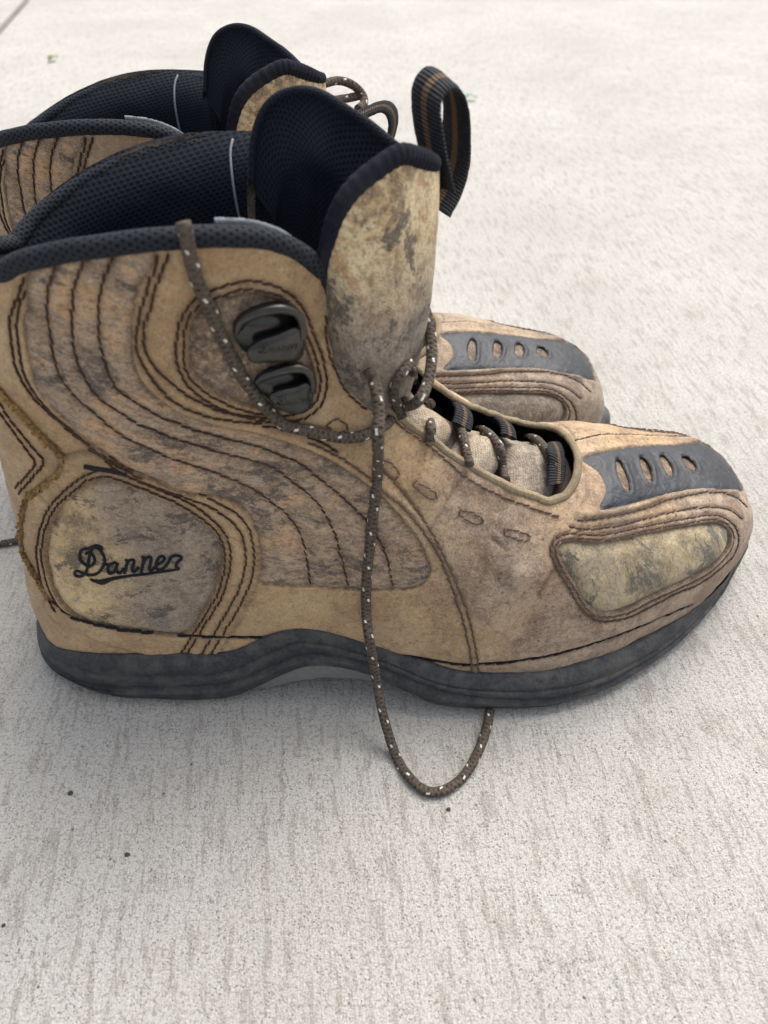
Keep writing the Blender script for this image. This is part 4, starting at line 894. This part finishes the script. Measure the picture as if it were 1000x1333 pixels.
lace('lace', [(238, 289, .1700), (241, 300, .1700), (247, 328), (256, 360), (268, 392), (283, 425), (299, 455), (318, 492), (340, 522), (368, 547), (400, 560), (440, 567), (470, 565), (498, 552), (520, 539), (543, 523, .190), (556, 500, .196), (562, 470, .203), (561, 440, .210), (555, 408, .216), (547, 395, .222)])
lace('lace', [(478, 478), (486, 495, .1875), (491, 512, .1815), (493, 540, .1770), (492, 575, .1725), (490, 612), (486, 650), (481, 700), (477, 745), (476, 790), (480, 826, .1660), (485, 855, .1640), (491, 890, .1610), (500, 935, .1530), (516, 985, 'g'), (534, 1013, 'g'), (556, 1030, 'g'), (580, 1028, 'g'), (604, 1010, 'g'), (622, 980, 'g'), (633, 950, 'g'), (638, 925, 'g')])
lace('lace', [(520, 545), (513, 528), (508, 505), (517, 483), (528, 470)], .0016)
lace('lace', [(556, 575), (557, 555), (552, 520), (543, 492), (530, 478)], .0016)
lace('lace', [(608, 606), (605, 590), (594, 560), (578, 536), (558, 520), (540, 505)], .0016)
lace('lace', [(658, 628), (656, 612), (645, 585), (628, 566), (606, 554)], .0016)
lace('lace', [(716, 612), (708, 592), (692, 576), (668, 568), (650, 566)], .0016)
lace('lace', [(520, 520), (535, 510), (548, 512), (556, 530)], .0016)
# webbing loops that carry the laces on the far flap and at the toe end
def webloop(c0, c1, w, off=.0022):
    a = np.array([lp(*p, None, off) for p in c0]); b = np.array([lp(*p, None, off) for p in c1]); ribbon('lace_loop', a, b, M_WEB, boot, .0022)
for tl_ in (4.35, 5.35):
    sa = np.linspace(-.005, .085, 9); e_ = 2-float(np.interp(tl_, _ft, _fa)); of = -.0022+.0012*np.sin(np.linspace(0, math.pi, 9))
    mk = lambda t_: SX(np.full(9, t_), e_-sa)+NX(np.full(9, t_), e_-sa)*of[:, None]
    ribbon('lace_loop', mk(tl_-.17), mk(tl_+.17), M_WEB, boot, .0020)
webloop([(704, 575), (706, 590), (707, 612), (706, 634)], [(722, 570), (727, 588), (730, 612), (728, 636)], 1, .0030)

# ------------------------------------------------------------------ the boot behind
skip = {'lace', 'stamped_lettering'}
boot2 = boot.copy(); COL.objects.link(boot2); boot2.location = ORG+np.array([-.0465, .1060, 0]); boot2.rotation_euler = (0, 0, R(-8)); boot2.scale = (1, 1, .95)      # its shaft has sunk a little with wear
boot2['label'] = 'worn tan and camouflage boot standing behind, half hidden by the boot in front'
def copy_tree(src, par):
    for ch in [c for c in COL.objects if c.parent == src and c.name.split('.')[0] not in skip]:
        if ch.name.startswith('pull_loop'): continue
        k = ch.copy(); COL.objects.link(k); k.parent = par; copy_tree(ch, k)
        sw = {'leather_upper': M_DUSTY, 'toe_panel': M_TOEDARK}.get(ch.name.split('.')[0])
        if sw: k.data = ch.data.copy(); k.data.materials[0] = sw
        if src is boot and ch.name.split('.')[0] in ('tongue', 'tongue_lining'): k.location = (.009, .001, .005)
copy_tree(boot, boot2)
bpy.context.view_layer.update()
inv = np.array(boot2.matrix_world.inverted())
def l2(x, y, Y):
    p = at_z(x, y, LR) if Y == 'g' else at_y(x, y, Y)+ORG
    return (inv @ np.r_[p, 1])[:3]
tube('lace', [l2(*p) for p in [(408, 112, .330), (422, 109, .335), (440, 105, .340), (458, 110, .342), (471, 122, .343), (474, 134, .340), (466, 142, .335)]], LR*.95, M_LACE, boot2)
tube('lace', [l2(*p) for p in [(405, 133, .330), (430, 131, .335), (452, 128, .340), (470, 124, .344)]], LR*.95, M_LACE, boot2)
tube('lace', [l2(*p) for p in [(-60, 714, 'g'), (-20, 710, 'g'), (10, 706, 'g'), (40, 700, 'g'), (90, 690, 'g')]], LR*.9, M_LACE, boot2)

Lb = [l2(*p) for p in [(440, 158, .326), (462, 146, .330), (484, 136, .334), (502, 131, .337), (514, 138, .339), (518, 156, .339), (512, 182, .336)]]
Rb = [l2(*p) for p in [(446, 172, .320), (466, 160, .324), (484, 150, .328), (496, 146, .331), (504, 152, .333), (506, 168, .333), (500, 194, .330)]]
ribbon('pull_loop', Lb, Rb, M_WEB, boot2, .0016)
